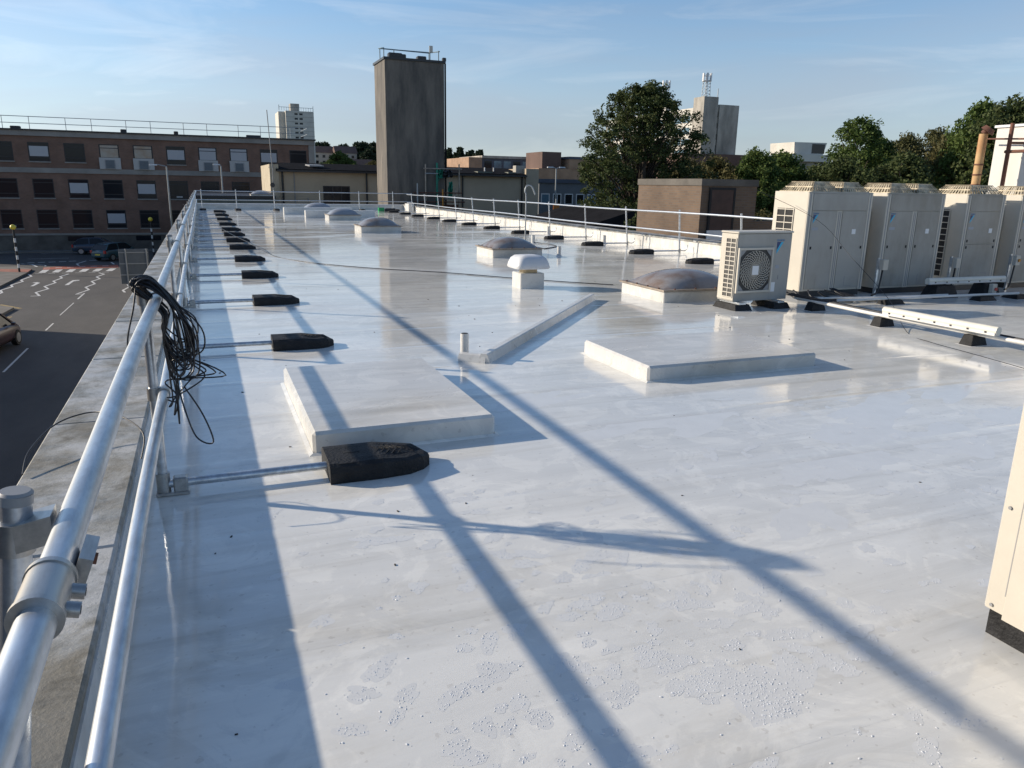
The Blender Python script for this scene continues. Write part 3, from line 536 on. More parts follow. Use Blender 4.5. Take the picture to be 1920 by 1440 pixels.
# right guardrail, leaning slightly in over the roof
RY = [15.11, 17.74, 20.55, 23.31, 26.26, 29.26, 32.13, 35.06, 37.76, 40.85, 43.6, 46.6]; RXX = 11.95; LEAN = 0.09
g = guardrail('galvanised guardrail along the right parapet leaning slightly inwards', (RXX, 30, 0))
MB().tube([(RXX-LEAN+0.01*math.sin(i*1.9), 13.2+i*2.45, 1.07+0.012*math.sin(i*1.3)) for i in range(15)], 0.0245, 12, 3).build('top_rail', 'galvanised', g)
MB().tube([(RXX-LEAN*0.5+0.01*math.sin(i*2.1), 13.2+i*2.45, 0.56+0.012*math.sin(i*1.1)) for i in range(15)], 0.0245, 12, 3).build('lower_rail', 'galvanised', g)
for i, y in enumerate(RY):
    p = MB().cyl((RXX+0.06, y, 0.02), (RXX-LEAN+0.05, y+random.uniform(-0.04, 0.04), 1.15), 0.0245, n=12).build('post', 'galvanised', g)
    for z in (1.07, 0.56): MB().cyl((RXX-LEAN*z+0.055, y, z-0.035), (RXX-LEAN*z+0.052, y, z+0.035), 0.036, n=10).build('clamp', 'cast_fitting', p)
    MB().cyl((RXX+0.06, y, 0.062), (RXX-0.95, y, 0.062), 0.021, n=10).build('foot_bar', 'galvanised', g)
    MB().cyl((RXX+0.06, y, 0.004), (RXX+0.06, y, 0.11), 0.036, n=10).build('foot_socket', 'cast_fitting', g)
    MB().tube([(RXX+0.1, y, 0.07), (RXX+0.24, y, 0.06), (RXX+0.30, y, 0.12), (RXX+0.31, y, 0.22)], 0.014, 8, 4).build('wall_hook', 'galvanised', g)
    weight(ORD[i]+' counterweight from the air conditioners along the right guardrail', (RXX-0.88, y-0.02, 0.001), R(180+random.uniform(-2, 2)), 'counterweights of the right guardrail', 1.06)

# ------------------------------------------------------------------ cables on the roof
b = MB(); rr = random.Random(3)
px, pz = RX-0.01, TOP
for k in range(26):
    ph = rr.uniform(-1, 1); y0 = 4.25+rr.uniform(-0.07, 0.07); dn = rr.uniform(0.20, 0.40); wd = rr.uniform(0.02, 0.10); sk = rr.uniform(-0.02, 0.06)
    pts = [(px-0.075+rr.uniform(-.02, .02), y0+rr.uniform(-.06, .06), pz+0.075+rr.uniform(-.02, .03)), (px+0.0, y0, pz+0.085+rr.uniform(-.02, .035)), (px+0.075+wd*0.35, y0+ph*0.05, pz-0.02+rr.uniform(-.03, .03)),
           (px+0.07+wd+sk, y0+ph*0.08, pz-dn*0.55), (px+0.09+wd*0.75+sk, y0+ph*0.05, pz-dn), (px+0.07+sk, y0-0.02+ph*0.03, pz-dn*1.06), (px+0.035, y0-ph*0.06, pz-dn*0.6), (px+0.035+rr.uniform(-.01, .03), y0-ph*0.05, pz-0.05)]
    b.tube(pts, 0.0042, 6, 5, True)
for k in range(4):                                        # slack loops hanging lower
    a = rr.uniform(-0.02, 0.03); dn = 0.50+0.05*k
    b.tube([(px+0.06+a, 4.25, pz-0.30), (px+0.17+0.05*k, 4.27, pz-0.36-0.02*k), (px+0.21-0.06*k, 4.25, pz-0.42), (px+0.07, 4.22, pz-0.50), (px+0.01+0.02*k, 4.2, pz-dn), (px+0.05+a, 4.22, pz-0.52)], 0.0042, 6, 6, True)
b.tube([(px+0.08, 4.24, pz-0.45), (px+0.10, 4.2, pz-0.56), (px+0.15, 4.1, pz-0.70), (px+0.23, 4.05, pz-0.72), (px+0.19, 4.1, pz-0.58), (px+0.11, 4.2, pz-0.45)], 0.0042, 6, 6)
b.tube([(px-0.07, 4.2, pz+0.07), (px-0.085, 4.15, pz-0.02), (px-0.12, 4.1, pz-0.16), (px-0.12, 4.08, pz-0.26)], 0.0046, 6, 6)
tag(b.build('cable_coil', 'black_plastic'), 'tangled coil of black cable hung over the left guardrail', 'cable')
b = MB(); cx = [on_z(a, c, z) for a, c, z in ((265, 860, 0.30), (268, 812, 0.40), (225, 780, 0.45), (170, 773, 0.43), (105, 795, 0.40), (55, 845, 0.35), (42, 890, 0.30))]
b.tube([tuple(p) for p in cx], 0.004, 6, 6); tag(b.build('loose_cable', 'black_plastic'), 'thin black cable arching over the concrete coping near the camera', 'cable')
rc = [(343, 386), (352, 392), (372, 405), (400, 425), (435, 447), (470, 465), (515, 480), (575, 491), (640, 498), (730, 505), (835, 511), (960, 521), (1040, 527), (1150, 534)]
tag(MB().tube([tuple(on_z(a, c, 0.011)+Vector((0, 0, 0.12 if i < 6 else 0.0))) for i, (a, c) in enumerate(rc)], 0.008, 6, 6).build('roof_cable', 'black_plastic'), 'long black cable snaking across the white roof to the skylight', 'cable')
wp = [(8.45, 10.4, 1.70), (9.0, 9.55, 1.25), (9.1, 8.9, 0.75), (9.0, 8.0, 0.22)]
wp += [tuple(on_z(a, c, 0.01)) for a, c in ((1700, 622), (1740, 640), (1830, 665), (1960, 702))]
tag(MB().tube(wp, 0.0035, 5, 6).build('loose_wire', 'black_plastic'), 'thin black wire trailing from the first tall air conditioner across the roof', 'cable')
pole = thing('bent_pole', 'tall thin grey pole with hooked top behind the middle skylight', 'pole', (9.2, 21.95, 0))
MB().tube([(9.2, 21.95, 0), (9.2, 21.95, 1.35), (9.16, 21.95, 1.52), (9.2, 21.95, 1.68), (9.3, 21.95, 1.72), (9.4, 21.95, 1.66), (9.5, 21.95, 1.45)], 0.022, 8, 5).build('tube', 'grey_steel', pole)
MB().cyl((9.2, 21.95, 0), (9.2, 21.95, 0.02), 0.1, n=12).build('base', 'black_trim', pole)
MB().tube([(9.2, 21.9, 0.03), (9.6, 21.2, 0.02), (9.5, 20.3, 0.012), (8.8, 19.6, 0.012)], 0.012, 6, 5).build('lead', 'black_plastic', pole)
o = thing('green_toolbox', 'small green box and black bag left by the far guardrail', 'tool box', (10.4, 48.3, 0)); MB().bbox(10.2, 10.55, 48.0, 48.3, 0, 0.24, 0.02).build('box', 'green_plastic', o); MB().bbox(10.62, 11.3, 48.0, 48.4, 0, 0.20, 0.06).build('bag', 'black_plastic', o)
tag(MB().bbox(12.0, 12.36, 47.6, 48.6, 0, 0.5, 0.02).build('roof_box', 'kerb_coat'), 'small grey box where the far and right guardrails meet', 'roof box')

# ------------------------------------------------------------------ air conditioning plant
def logo(parent, x, y, z, s):                             # front faces -Y
    q = MB().add([(x, y, z), (x, y, z+s), (x+s*0.66, y, z+s)], [(0, 2, 1)]); q.build('logo_mark', 'logo_navy', parent, True)
    q = MB().add([(x, y-0.0006, z), (x+s*0.66, y-0.0006, z+s*0.995), (x+s*1.02, y-0.0006, z+s*0.995), (x, y-0.0006, z-s*0.45)], [(0, 3, 2, 1)]); q.build('logo_mark', 'logo_cyan', parent, True)
    flat_text('DAIKIN', s*0.36, 'logo_text', 'logo_lettering', parent, Matrix.Translation((x+s*0.55, y-0.001, z+s*1.08)) @ Matrix.Rotation(R(90), 4, 'X'))
def tall_unit(label, X, Y, w, doors, rz=0.0, face='cream_shaded', side='cream_steel', vent=True):
    t = thing('air_conditioner', label, 'air conditioner', (X, Y, 0), rz, 'row of tall air conditioning units')
    d, z0, z1 = 0.80, 0.10, 1.69
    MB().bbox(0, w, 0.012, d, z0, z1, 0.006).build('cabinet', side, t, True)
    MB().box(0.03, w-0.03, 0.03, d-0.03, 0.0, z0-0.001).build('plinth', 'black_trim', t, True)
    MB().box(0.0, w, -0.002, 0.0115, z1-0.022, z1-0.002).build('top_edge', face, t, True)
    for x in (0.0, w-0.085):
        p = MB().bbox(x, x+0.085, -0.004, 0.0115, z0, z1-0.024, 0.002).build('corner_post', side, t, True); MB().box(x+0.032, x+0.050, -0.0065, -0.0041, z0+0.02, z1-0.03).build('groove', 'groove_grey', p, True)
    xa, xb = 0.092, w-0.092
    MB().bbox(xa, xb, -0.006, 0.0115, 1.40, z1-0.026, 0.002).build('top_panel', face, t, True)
    if doors == 2:
        m = (xa+xb)/2
        for (a, c) in ((xa, m-0.062), (m+0.062, xb)):
            p = MB().bbox(a, c, -0.006, 0.0115, z0+0.03, 1.392, 0.002).build('door', face, t, True)
            for sx in (a+0.03, c-0.06): MB().box(sx, sx+0.032, -0.0095, -0.0062, 0.78, 0.825).build('latch', 'dark_void', p, True)
        pp = MB().bbox(m-0.055, m+0.055, -0.003, 0.0115, z0, 1.392, 0.002).build('centre_post', side, t, True); MB().box(m-0.024, m-0.006, -0.0055, -0.0031, z0+0.02, 1.38).box(m+0.012, m+0.03, -0.0055, -0.0031, z0+0.02, 1.38).build('groove', 'groove_grey', pp, True)
        MB().box(m+0.30, m+0.38, -0.0085, -0.0062, 1.02, 1.10).build('sticker', 'sticker', t, True)
        for ux in (xa+0.06, xa+0.22): MB().box(ux, ux+0.12, -0.0085, -0.0062, 0.15, 0.33).build('knockout_cover', face, t, True)
        MB().box(m+0.26, m+0.42, -0.0082, -0.0062, 0.16, 0.17).box(m+0.26, m+0.27, -0.0082, -0.0062, 0.171, 0.33).build('seam', 'groove_grey', t, True)
    else:
        for (a, c) in ((0.83, 1.392), (z0+0.03, 0.822)):
            p = MB().bbox(xa, xb, -0.006, 0.0115, a, c, 0.002).build('door', face, t, True)
            zz = a+0.03 if a > 0.5 else c-0.075
            for sx in (xa+0.03, xb-0.06): MB().box(sx, sx+0.032, -0.0095, -0.0062, zz, zz+0.045).build('latch', 'dark_void', p, True)
        MB().box(xb-0.22, xb-0.14, -0.0085, -0.0062, 1.02, 1.10).build('sticker', 'sticker', t, True)
        MB().box(xb-0.25, xb-0.12, -0.0082, -0.0062, 0.30, 0.31).box(xb-0.12, xb-0.11, -0.0082, -0.0062, 0.15, 0.31).build('seam', 'groove_grey', t, True)
    logo(t, xa+0.035, -0.0085, 1.235, 0.095); MB().box(xa+0.03, xa+0.155, -0.0085, -0.0062, 1.085, 1.13).build('nameplate', 'sticker_grey', t, True)
    # coil opening in the left flank, barred
    g = MB().box(-0.003, -0.0005, 0.30, 0.70, 0.22, 1.42).build('coil_opening', 'dark_void', t, True)
    bb = MB()
    for k in range(12): bb.box(-0.014, -0.0035, 0.30, 0.70, 0.22+k*0.107, 0.234+k*0.107)
    for k in range(3): bb.box(-0.0145, -0.0036, 0.296+k*0.195, 0.310+k*0.195, 0.22, 1.42)
    bb.build('coil_guard', side, g, True)
    if vent:                                              # coil visible on the right flank of the gap
        g = MB().box(w+0.0005, w+0.003, 0.02, 0.14, 0.22, 1.40).build('coil_opening', 'dark_void', t, True); bb = MB()
        for k in range(12): bb.box(w+0.0035, w+0.012, 0.018, 0.145, 0.22+k*0.107, 0.236+k*0.107)
        bb.build('coil_guard', side, g, True)
    # fan guards: tapering cages of slats
    n = 2 if w > 1.1 else 1
    for i in range(n):
        fw = (w-0.10)/n; xc = 0.05+fw*(i+0.5); q = MB(); hw, hd, tw, td, zz = fw/2-0.02, d/2-0.03, fw/2-0.15, d/2-0.15, 0.15
        yc = d/2; zb = z1+0.001; zt = z1+zz; base = [(-hw, -hd), (hw, -hd), (hw, hd), (-hw, hd)]; top = [(-tw, -td), (tw, -td), (tw, td), (-tw, td)]
        for a in range(4):
            b0, b1, t0, t1 = base[a], base[(a+1) % 4], top[a], top[(a+1) % 4]; ns = 12
            for s_ in range(ns+1):
                f = s_/ns
                q.bar((xc+b0[0]+(b1[0]-b0[0])*f, yc+b0[1]+(b1[1]-b0[1])*f, zb), (xc+t0[0]+(t1[0]-t0[0])*f, yc+t0[1]+(t1[1]-t0[1])*f, zt), 0.021, 0.008)
            for f in (0, 0.5, 1): q.bar((xc+b0[0]+(t0[0]-b0[0])*f, yc+b0[1]+(t0[1]-b0[1])*f, zb+zz*f), (xc+b1[0]+(t1[0]-b1[0])*f, yc+b1[1]+(t1[1]-b1[1])*f, zb+zz*f), 0.018, 0.018)
        for s_ in range(10): q.bar((xc-tw+2*tw*s_/9, yc-td, zt), (xc-tw+2*tw*s_/9, yc+td, zt), 0.018, 0.010)
        q.build('fan_guard', 'guard_mesh', t, True)
    return t
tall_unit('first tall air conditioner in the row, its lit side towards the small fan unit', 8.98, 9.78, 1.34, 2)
tall_unit('second tall air conditioner in the row, stained right hand door', 10.62, 9.76, 1.34, 2, face='cream_weathered_shaded')
tall_unit('third tall air conditioner in the row, narrower with two stacked panels', 12.48, 9.74, 0.96, 1, face='cream_weathered_shaded')
tall_unit('fourth tall air conditioner, cut by the right edge of the picture', 13.84, 9.72, 0.96, 1, face='cream_weathered_shaded')

t = thing('air_conditioner', 'small square air conditioner with one round fan grille', 'air conditioner', (7.09, 9.02, 0), R(3))
w, d, h, zb = 1.02, 0.36, 0.98, 0.115
MB().bbox(0, w, 0, d, zb, zb+h, 0.012).build('cabinet', 'cream_shaded', t, True); MB().bbox(-0.012, w+0.012, -0.012, d+0.012, zb+h+0.001, zb+h+0.025, 0.008).build('lid', 'cream_steel', t, True)
MB().bbox(-0.006, -0.001, 0.005, d-0.005, zb+0.02, zb+h-0.01, 0.001).build('side_panel', 'cream_steel', t, True)
g = MB().box(-0.0085, -0.0062, 0.03, d-0.12, zb+0.06, zb+h-0.07).build('coil_opening', 'fin_dark', t, True); bb = MB()
for k in range(14): bb.box(-0.017, -0.009, 0.02, d-0.11, zb+0.055+k*0.065, zb+0.068+k*0.065)
for k in range(3): bb.box(-0.0175, -0.0091, 0.02+k*0.105, 0.033+k*0.105, zb+0.055, zb+0.91)
bb.build('coil_guard', 'cream_steel', g, True)
fx, fz, fs = 0.335, zb+0.45, 0.295
bz = MB()
for (a, c, e, f) in ((-fs-0.03, fs+0.03, fs, fs+0.03), (-fs-0.03, fs+0.03, -fs-0.03, -fs), (-fs-0.03, -fs, -fs, fs), (fs, fs+0.03, -fs, fs)): bz.box(fx+a, fx+c, -0.032, -0.001, fz+e, fz+f)
bz.build('fan_bezel', 'cream_steel', t, True)
MB().box(fx-fs, fx+fs, -0.006, -0.0015, fz-fs, fz+fs).build('fan_backing', 'fin_dark', t, True)
cs = MB()
for (sx, sz) in ((-1, -1), (1, -1), (1, 1), (-1, 1)): cs.add([(fx+sx*fs, -0.020, fz+sz*fs), (fx+sx*fs*0.62, -0.020, fz+sz*fs), (fx+sx*fs*0.80, -0.020, fz+sz*fs*0.80), (fx+sx*fs, -0.020, fz+sz*fs*0.62)], [(0, 1, 2, 3)])
cs.build('grille_corner', 'groove_grey', t, True)
gr = MB()
for k in range(7): rr_ = 0.09+k*0.032; gr.tube([(fx+rr_*math.cos(a), -0.026, fz+rr_*math.sin(a)) for a in [2*math.pi*j/24 for j in range(24)]], 0.0030, 4, 1, True)
for k in range(30):
    a0 = 2*math.pi*k/30; gr.tube([(fx+r_*math.cos(a0+1.0*(r_/0.28)**1.2), -0.027, fz+r_*math.sin(a0+1.0*(r_/0.28)**1.2)) for r_ in (0.06, 0.11, 0.16, 0.21, 0.283)], 0.0052, 4, 2)
gr.build('fan_grille', 'cream_steel', t, True)
bl = MB()
for k in range(3):
    a0 = k*2.094
    bl.add([(fx+0.05*math.cos(a0), -0.010, fz+0.05*math.sin(a0)), (fx+0.26*math.cos(a0-0.2), -0.016, fz+0.26*math.sin(a0-0.2)), (fx+0.265*math.cos(a0+0.9), -0.008, fz+0.265*math.sin(a0+0.9)), (fx+0.05*math.cos(a0+0.9), -0.007, fz+0.05*math.sin(a0+0.9))], [(0, 1, 2, 3)])
bl.build('fan_blade', 'fin_dark', t, True)
MB().bbox(fx-0.058, fx+0.058, -0.036, -0.030, fz-0.065, fz+0.065, 0.001).build('fan_hub', 'sticker', t, True)
logo(t, 0.73, -0.002, zb+0.73, 0.12); MB().box(0.735, 0.81, -0.003, -0.0012, zb+0.465, zb+0.51).build('nameplate', 'sticker_grey', t, True); MB().box(0.66, 0.76, -0.003, -0.0012, zb+0.12, zb+0.26).build('sticker', 'sticker', t, True); MB().box(0.80, 0.815, -0.003, -0.0012, zb+0.30, zb+0.36).build('drain_mark', 'groove_grey', t, True)
MB().box(w-0.36, w-0.357, -0.0015, -0.001, zb, zb+h*0.24).build('seam', 'groove_grey', t, True)
for i, (xx, sc) in enumerate(((7.02, 1), (7.72, 1))):
    q = thing('rubber_foot', ('black rubber foot under the fan grille side of the small air conditioner', 'black rubber foot under the right end of the small air conditioner')[i], 'rubber foot', (xx, 8.92, 0), 0, 'rubber feet of the small unit')
    MB().prism([(xx, 8.86), (xx+0.30, 8.86), (xx+0.30, 9.40), (xx, 9.40)], 0.001, 0.085, 0.82).build('block', 'rubber', q); MB().box(xx+0.09, xx+0.21, 8.90, 9.36, 0.0855, 0.112).build('channel', 'galvanised', q)

# pipe run, lamps and isolators in front of the units
def foot(label, x, y, l=0.26, w=0.16, h=0.12, rz=0.0):
    q = thing('rubber_foot', label, 'rubber foot', (x, y, 0), rz, 'rubber feet under the pipe runs')
    MB().prism([(-l/2, -w/2), (l/2, -w/2), (l/2, w/2), (-l/2, w/2)], 0.001, h, 0.72).build('block', 'rubber', q, True)
    MB().box(-l/2-0.03, l/2+0.03, -w/2-0.03, w/2+0.03, 0.0002, 0.0009).build('pad', 'conduit_white', q, True); return q
foot('black rubber pipe foot nearest the right edge of the picture', 8.22, 6.05); foot('black rubber pipe foot under the far end of the white lamp batten', 8.18, 7.32); foot('black rubber pipe foot beside the small air conditioner', 8.26, 8.62)
tag(MB().tube([(8.22, 9.0, 0.14), (8.17, 7.3, 0.135), (8.21, 6.0, 0.135), (8.25, 4.0, 0.135), (8.3, 1.0, 0.135)], 0.024, 10, 3).build('conduit_pipe', 'conduit_white'), 'long white conduit pipe on rubber feet running to the right edge', 'pipe')
b = MB()
for k in range(3): b.tube([(8.16+0.03*k, 9.1, 0.17+0.01*k), (8.24+0.015*k, 7.6, 0.16), (8.25+0.015*k, 6.2, 0.155+0.01*(k % 2)), (8.29+0.015*k, 4.6, 0.15), (8.33, 1.0, 0.15)], 0.011, 6, 4)
tag(b.build('cable_bundle', 'black_plastic'), 'bundle of black cables lying along the long white conduit', 'cable')
def batten(label, p0, p1):
    p0, p1 = Vector(p0), Vector(p1); q = thing('lamp_batten', label, 'lamp', (p0+p1)/2, 0, 'white lamp battens lying on the roof')
    a = (p1-p0).normalized()
    MB().bar(p0, p1, 0.095, 0.035).build('tray', 'conduit_white', q); up = Vector((0, 0, 0.038))
    MB().cyl(p0+up-a*0.01, p1+up+a*0.01, 0.047, n=14).build('diffuser', 'light_diffuser', q)
    sd = Vector((0, 0, 1)).cross(a)
    for k in range(7):
        c = p0+(p1-p0)*((k+0.5)/7)
        for s_ in (-1, 1): MB().obox(c+sd*0.052*s_+Vector((0, 0, 0.012)), a*0.010, sd*0.004, (0, 0, 0.009)).build('clip', 'black_trim', q)
batten('white lamp batten with black clips lying on the long conduit', (8.12, 7.25, 0.185), (8.14, 5.72, 0.185))
batten('white lamp batten leaning in front of the second and third tall units', (11.10, 9.15, 0.25), (12.85, 9.10, 0.25))
tag(MB().tube([(8.9, 8.85, 0.09), (9.9, 8.78, 0.09), (11.2, 8.68, 0.10), (12.6, 8.62, 0.10)], 0.02, 8, 3).tube([(8.6, 8.95, 0.12), (9.9, 8.9, 0.10), (11.2, 8.82, 0.10)], 0.014, 6, 3).build('conduit_pipe', 'conduit_white'), 'grey conduit running low in front of the tall units', 'pipe')
b = MB(); rr = random.Random(9)
for k in range(9): x = rr.uniform(8.3, 9.6); b.tube([(x, 9.6-rr.uniform(0, .3), 0.16), (x+rr.uniform(-.1, .4), 9.25, 0.06), (x+rr.uniform(.2, .8), 9.05, 0.03), (x+rr.uniform(.6, 1.6), 9.1, 0.03)], rr.uniform(0.008, 0.02), 6, 4)
tag(b.build('cable_bundle', 'black_plastic'), 'black pipes and cables heaped at the foot of the first tall unit', 'cable')
foot('low black block under the grey conduit before the first tall unit', 9.95, 8.80, 0.4, 0.2, 0.07); foot('low black block under the grey conduit before the third tall unit', 11.85, 8.68, 0.4, 0.2, 0.07); foot('black block at the right end of the grey conduit', 12.7, 8.72, 0.35, 0.3, 0.07)
foot('black block under the lamp batten by the second tall unit', 11.45, 9.18, 0.55, 0.3, 0.2); foot('black block under the lamp batten by the third tall unit', 12.45, 9.12, 0.4, 0.3, 0.22)
for i, (x, y, z, knob, lb) in enumerate(((10.45, 9.48, 0.50, None, 'small pale switch box on a post between the first and second tall units'), (12.10, 9.45, 0.50, None, 'small pale switch box on a post between the second and third tall units'),
                             (13.55, 9.42, 0.52, 'orange_plastic', 'switch box with orange knob by the fourth tall unit'), (12.42, 8.95, 0.10, 'red_plastic', 'switch box with red knob low in front of the third tall unit'))):
    q = thing('isolator_switch', lb, 'switch', (x, y, 0), 0, 'isolator switches by the units')
    if z > 0.3: MB().box(x-0.10, x-0.06, y+0.045, y+0.075, 0.0, z+0.14).build('post', 'galvanised', q); MB().tube([(x, y+0.02, z-0.05), (x-0.02, y+0.02, z-0.25), (x-0.08, y, 0.08), (x-0.25, y-0.05, 0.04)], 0.016, 6, 4).build('lead', 'black_plastic', q)
    MB().bbox(x-0.055, x+0.055, y-0.035, y+0.04, z-0.05, z+0.12, 0.006).build('box', 'cream_steel', q)
    if knob: MB().cyl((x+0.015, y-0.036, z+0.035), (x+0.015, y-0.055, z+0.035), 0.028, n=12).build('knob', knob, q)

# near unit at the right edge: its long lit face runs along Y
t = thing('air_conditioner', 'cream air conditioner close by at the right edge on a black base', 'air conditioner', (2.76, 0.9, 0))
MB().bbox(2.76, 3.15, 0.75, 1.80, 0.12, 1.52, 0.012).build('cabinet', 'cream_steel', t); MB().box(2.785, 3.12, 0.77, 1.785, 0.001, 0.1195).build('base', 'rubber', t)
MB().bbox(2.752, 2.7595, 0.78, 1.715, 0.105, 1.50, 0.003).build('front_panel', 'cream_steel', t)
MB().box(2.7565, 2.7595, 1.7165, 1.7205, 0.2, 1.50).build('seam', 'groove_grey', t); MB().bbox(2.7470, 2.7518, 1.12, 1.60, 0.32, 0.60, 0.002).build('pressed_panel', 'cream_steel', t)
for z in (0.14, 0.55, 0.98): MB().cyl((2.7595, 1.765, z), (2.754, 1.765, z), 0.007, n=8).build('screw', 'groove_grey', t)
MB().box(2.7495, 2.7518, 1.30, 1.52, 0.86, 0.98).build('sticker', 'sticker', t); MB().box(2.7495, 2.7518, 1.48, 1.56, 0.76, 0.80).build('nameplate', 'sticker_grey', t)

# ------------------------------------------------------------------ wetness and litter on the deck
def wet_patches():
    rng = np.random.default_rng(21); b = MB(); cen = []
    def blob(x, y, a, c, rot, z):
        n = 40; ph = rng.uniform(0, 6.28, 3); am = rng.uniform(0.05, 0.22, 3); vs = []
        for k in range(n):
            t = 2*math.pi*k/n; q = 1+1.2*am[0]*math.sin(2*t+ph[0])+1.2*am[1]*math.sin(3*t+ph[1])+am[2]*0.7*math.sin(5*t+ph[2])+am[0]*0.5*math.sin(8*t+ph[1])
            u, v = a*q*math.cos(t), c*q*math.sin(t); vs.append((x+u*math.cos(rot)-v*math.sin(rot), y+u*math.sin(rot)+v*math.cos(rot), z))
        b.add(vs, [tuple(range(n))]); cen.append((x, y, a, c, rot))
    k = 0
    for (x, y, a, c, ro) in ((4.6, 3.9, 0.75, 0.30, 0.35), (5.6, 4.5, 0.9, 0.22, 0.5), (3.6, 3.5, 0.5, 0.2, 0.2), (6.3, 3.9, 0.8, 0.35, 0.3), (3.1, 4.6, 0.55, 0.16, 0.6), (5.0, 5.1, 0.5, 0.10, 0.1), (2.9, 2.9, 0.30, 0.12, 0.8), (1.0, 1.55, 0.22, 0.10, 0.3), (1.75, 1.75, 0.20, 0.12, 1.2), (7.2, 5.2, 0.6, 0.15, 0.4), (2.5, 5.5, 0.5, 0.12, 0.2), (6.6, 7.6, 0.9, 0.2, 0.1)):
        for q in range(3): blob(x+rng.normal()*a*0.5, y+rng.normal()*c*0.6, a*rng.uniform(0.4, 0.9), c*rng.uniform(0.5, 1.0), ro+rng.normal()*0.2, 0.00012+k*0.0000012); k += 1
    for cx, cy, n, sp in ((0.75, 1.9, 26, 0.45), (1.25, 2.5, 26, 0.5), (1.9, 2.1, 26, 0.45), (1.55, 3.0, 16, 0.5), (2.3, 2.7, 14, 0.4), (1.1, 3.5, 14, 0.5), (3.3, 3.4, 16, 0.8), (2.2, 3.9, 10, 0.7), (5.2, 4.4, 22, 1.0), (6.4, 4.7, 14, 1.0), (4.2, 3.0, 12, 0.7)):
        for _ in range(int(n*2.2)):
            f = rng.random() < 0.5; s = rng.uniform(0.012, 0.042); el = rng.uniform(1.0, 2.2)
            x = cx+rng.normal()*sp; y = cy+rng.normal()*sp
            if x < 0.1 or (2.4 < x and y < 1.9) or (3.5 < x < 5.7 and 5.6 < y < 7.1) or (0.45 < x < 1.95 and 4.05 < y): continue
            blob(x, y, s*el, s, rng.uniform(-0.6, 1.2), 0.00012+k*0.0000012); k += 1
    o = struct(b.build('water_film', 'water_film'), 'stuff'); return cen
CEN = wet_patches()
def droplets():
    rng = np.random.default_rng(5); P = []
    for (x, y, a, c, rot) in CEN:
        if y > 4.2 or a > 0.16: continue
        n = int(12+13000*a*c)
        for _ in range(n):
            r = math.sqrt(rng.random())*1.05; t = rng.uniform(0, 6.283); u, v = a*r*math.cos(t), c*r*math.sin(t)
            P.append((x+u*math.cos(rot)-v*math.sin(rot), y+u*math.sin(rot)+v*math.cos(rot), abs(rng.normal())*0.0009+0.0010))
    for _ in range(900):
        x = rng.uniform(0.2, 3.6); y = rng.uniform(1.1, 4.6); P.append((x, y, abs(rng.normal())*0.0009+0.0010))
    for _ in range(900):
        x = rng.uniform(3.0, 6.0); y = rng.uniform(2.6, 5.2); P.append((x, y, abs(rng.normal())*0.0011+0.0012))
    for _ in range(170):
        x = rng.uniform(0.25, 2.2); y = rng.uniform(1.0, 2.6); P.append((x, y, rng.uniform(0.002, 0.0045)))
    P = [p for p in P if not (p[0] > 2.65 and p[1] < 1.95) and p[0] > 0.12 and not (0.5 < p[0] < 1.9 and p[1] > 4.0)]
    m = 7; V = []; Fc = []
    for (x, y, r) in P:
        o = len(V); ro = rng.uniform(0, 3.14); e = rng.uniform(1.0, 1.8); h = r*0.42
        for (k, z) in ((1.0, 0.0), (0.80, 0.62)):
            for j in range(m):
                t = 2*math.pi*j/m; u, v_ = r*e*k*math.cos(t), r*k*math.sin(t); V.append((x+u*math.cos(ro)-v_*math.sin(ro), y+u*math.sin(ro)+v_*math.cos(ro), 0.0004+h*z))
        V.append((x, y, 0.0004+h))
        for j in range(m): Fc.append((o+j, o+(j+1) % m, o+m+(j+1) % m, o+m+j)); Fc.append((o+m+j, o+m+(j+1) % m, o+2*m))
    b = MB(); b.v = V; b.f = Fc; b.sm = [True]*len(Fc); struct(b.build('water_droplets', 'water_drop'), 'stuff')
droplets()
b = MB(); rng = np.random.default_rng(8)
for _ in range(70):
    x = rng.uniform(-0.2, 7.5); y = rng.uniform(1.2, 14); s = rng.uniform(0.0015, 0.005)*(1+y*0.05); a = rng.uniform(0, 3.1)
    b.obox((x, y, s*0.35+0.0005), (s*math.cos(a)*1.5, s*math.sin(a)*1.5, 0), (-s*math.sin(a)*0.7, s*math.cos(a)*0.7, 0), (0, 0, s*0.35))
b.obox((0.16, 1.62, 0.004), (0.007, 0.003, 0), (-0.003, 0.006, 0), (0, 0, 0.0035))
struct(b.build('litter', 'debris'), 'stuff')

# ------------------------------------------------------------------ concrete tower at the far end
t = thing('concrete_tower', 'tall weathered concrete tower with blue railing on top', 'tower', (13.5, 52.9, STREET))
TX0, TX1, TY0, TY1, TZ = 11.55, 15.5, 51.4, 54.6, 9.40
MB().box(TX0, TX1, TY0, TY1, STREET+0.001, TZ).build('wall', 'concrete_dark', t)
MB().box(TX0-0.08, TX1+0.10, TY0-0.08, TY1+0.08, TZ+0.001, TZ+0.14).build('coping', 'black_trim', t)
MB().cyl((TX1+0.06, TY0-0.06, STREET), (TX1+0.06, TY0-0.06, TZ-0.02), 0.06, n=8).build('downpipe', 'slate', t)
r_ = MB()
crn = [(TX0-0.25, TY0+0.7), (TX0+0.35, TY1-0.1), (TX1-0.05, TY1-0.1), (TX1-0.35, TY0+0.5)]
zt = TZ+1.05
r_.tube([(TX0-0.05, TY0+0.35, zt-0.35), (TX0+0.25, TY1-0.3, zt), (TX1-0.1, TY1-0.3, zt), (TX1-0.2, TY0+0.35, zt-0.3)], 0.035, 6, 1)
r_.tube([(TX0-0.05, TY0+0.35, zt-0.40), (TX1-0.9, TY0+0.3, zt-0.45)], 0.035, 6, 1)
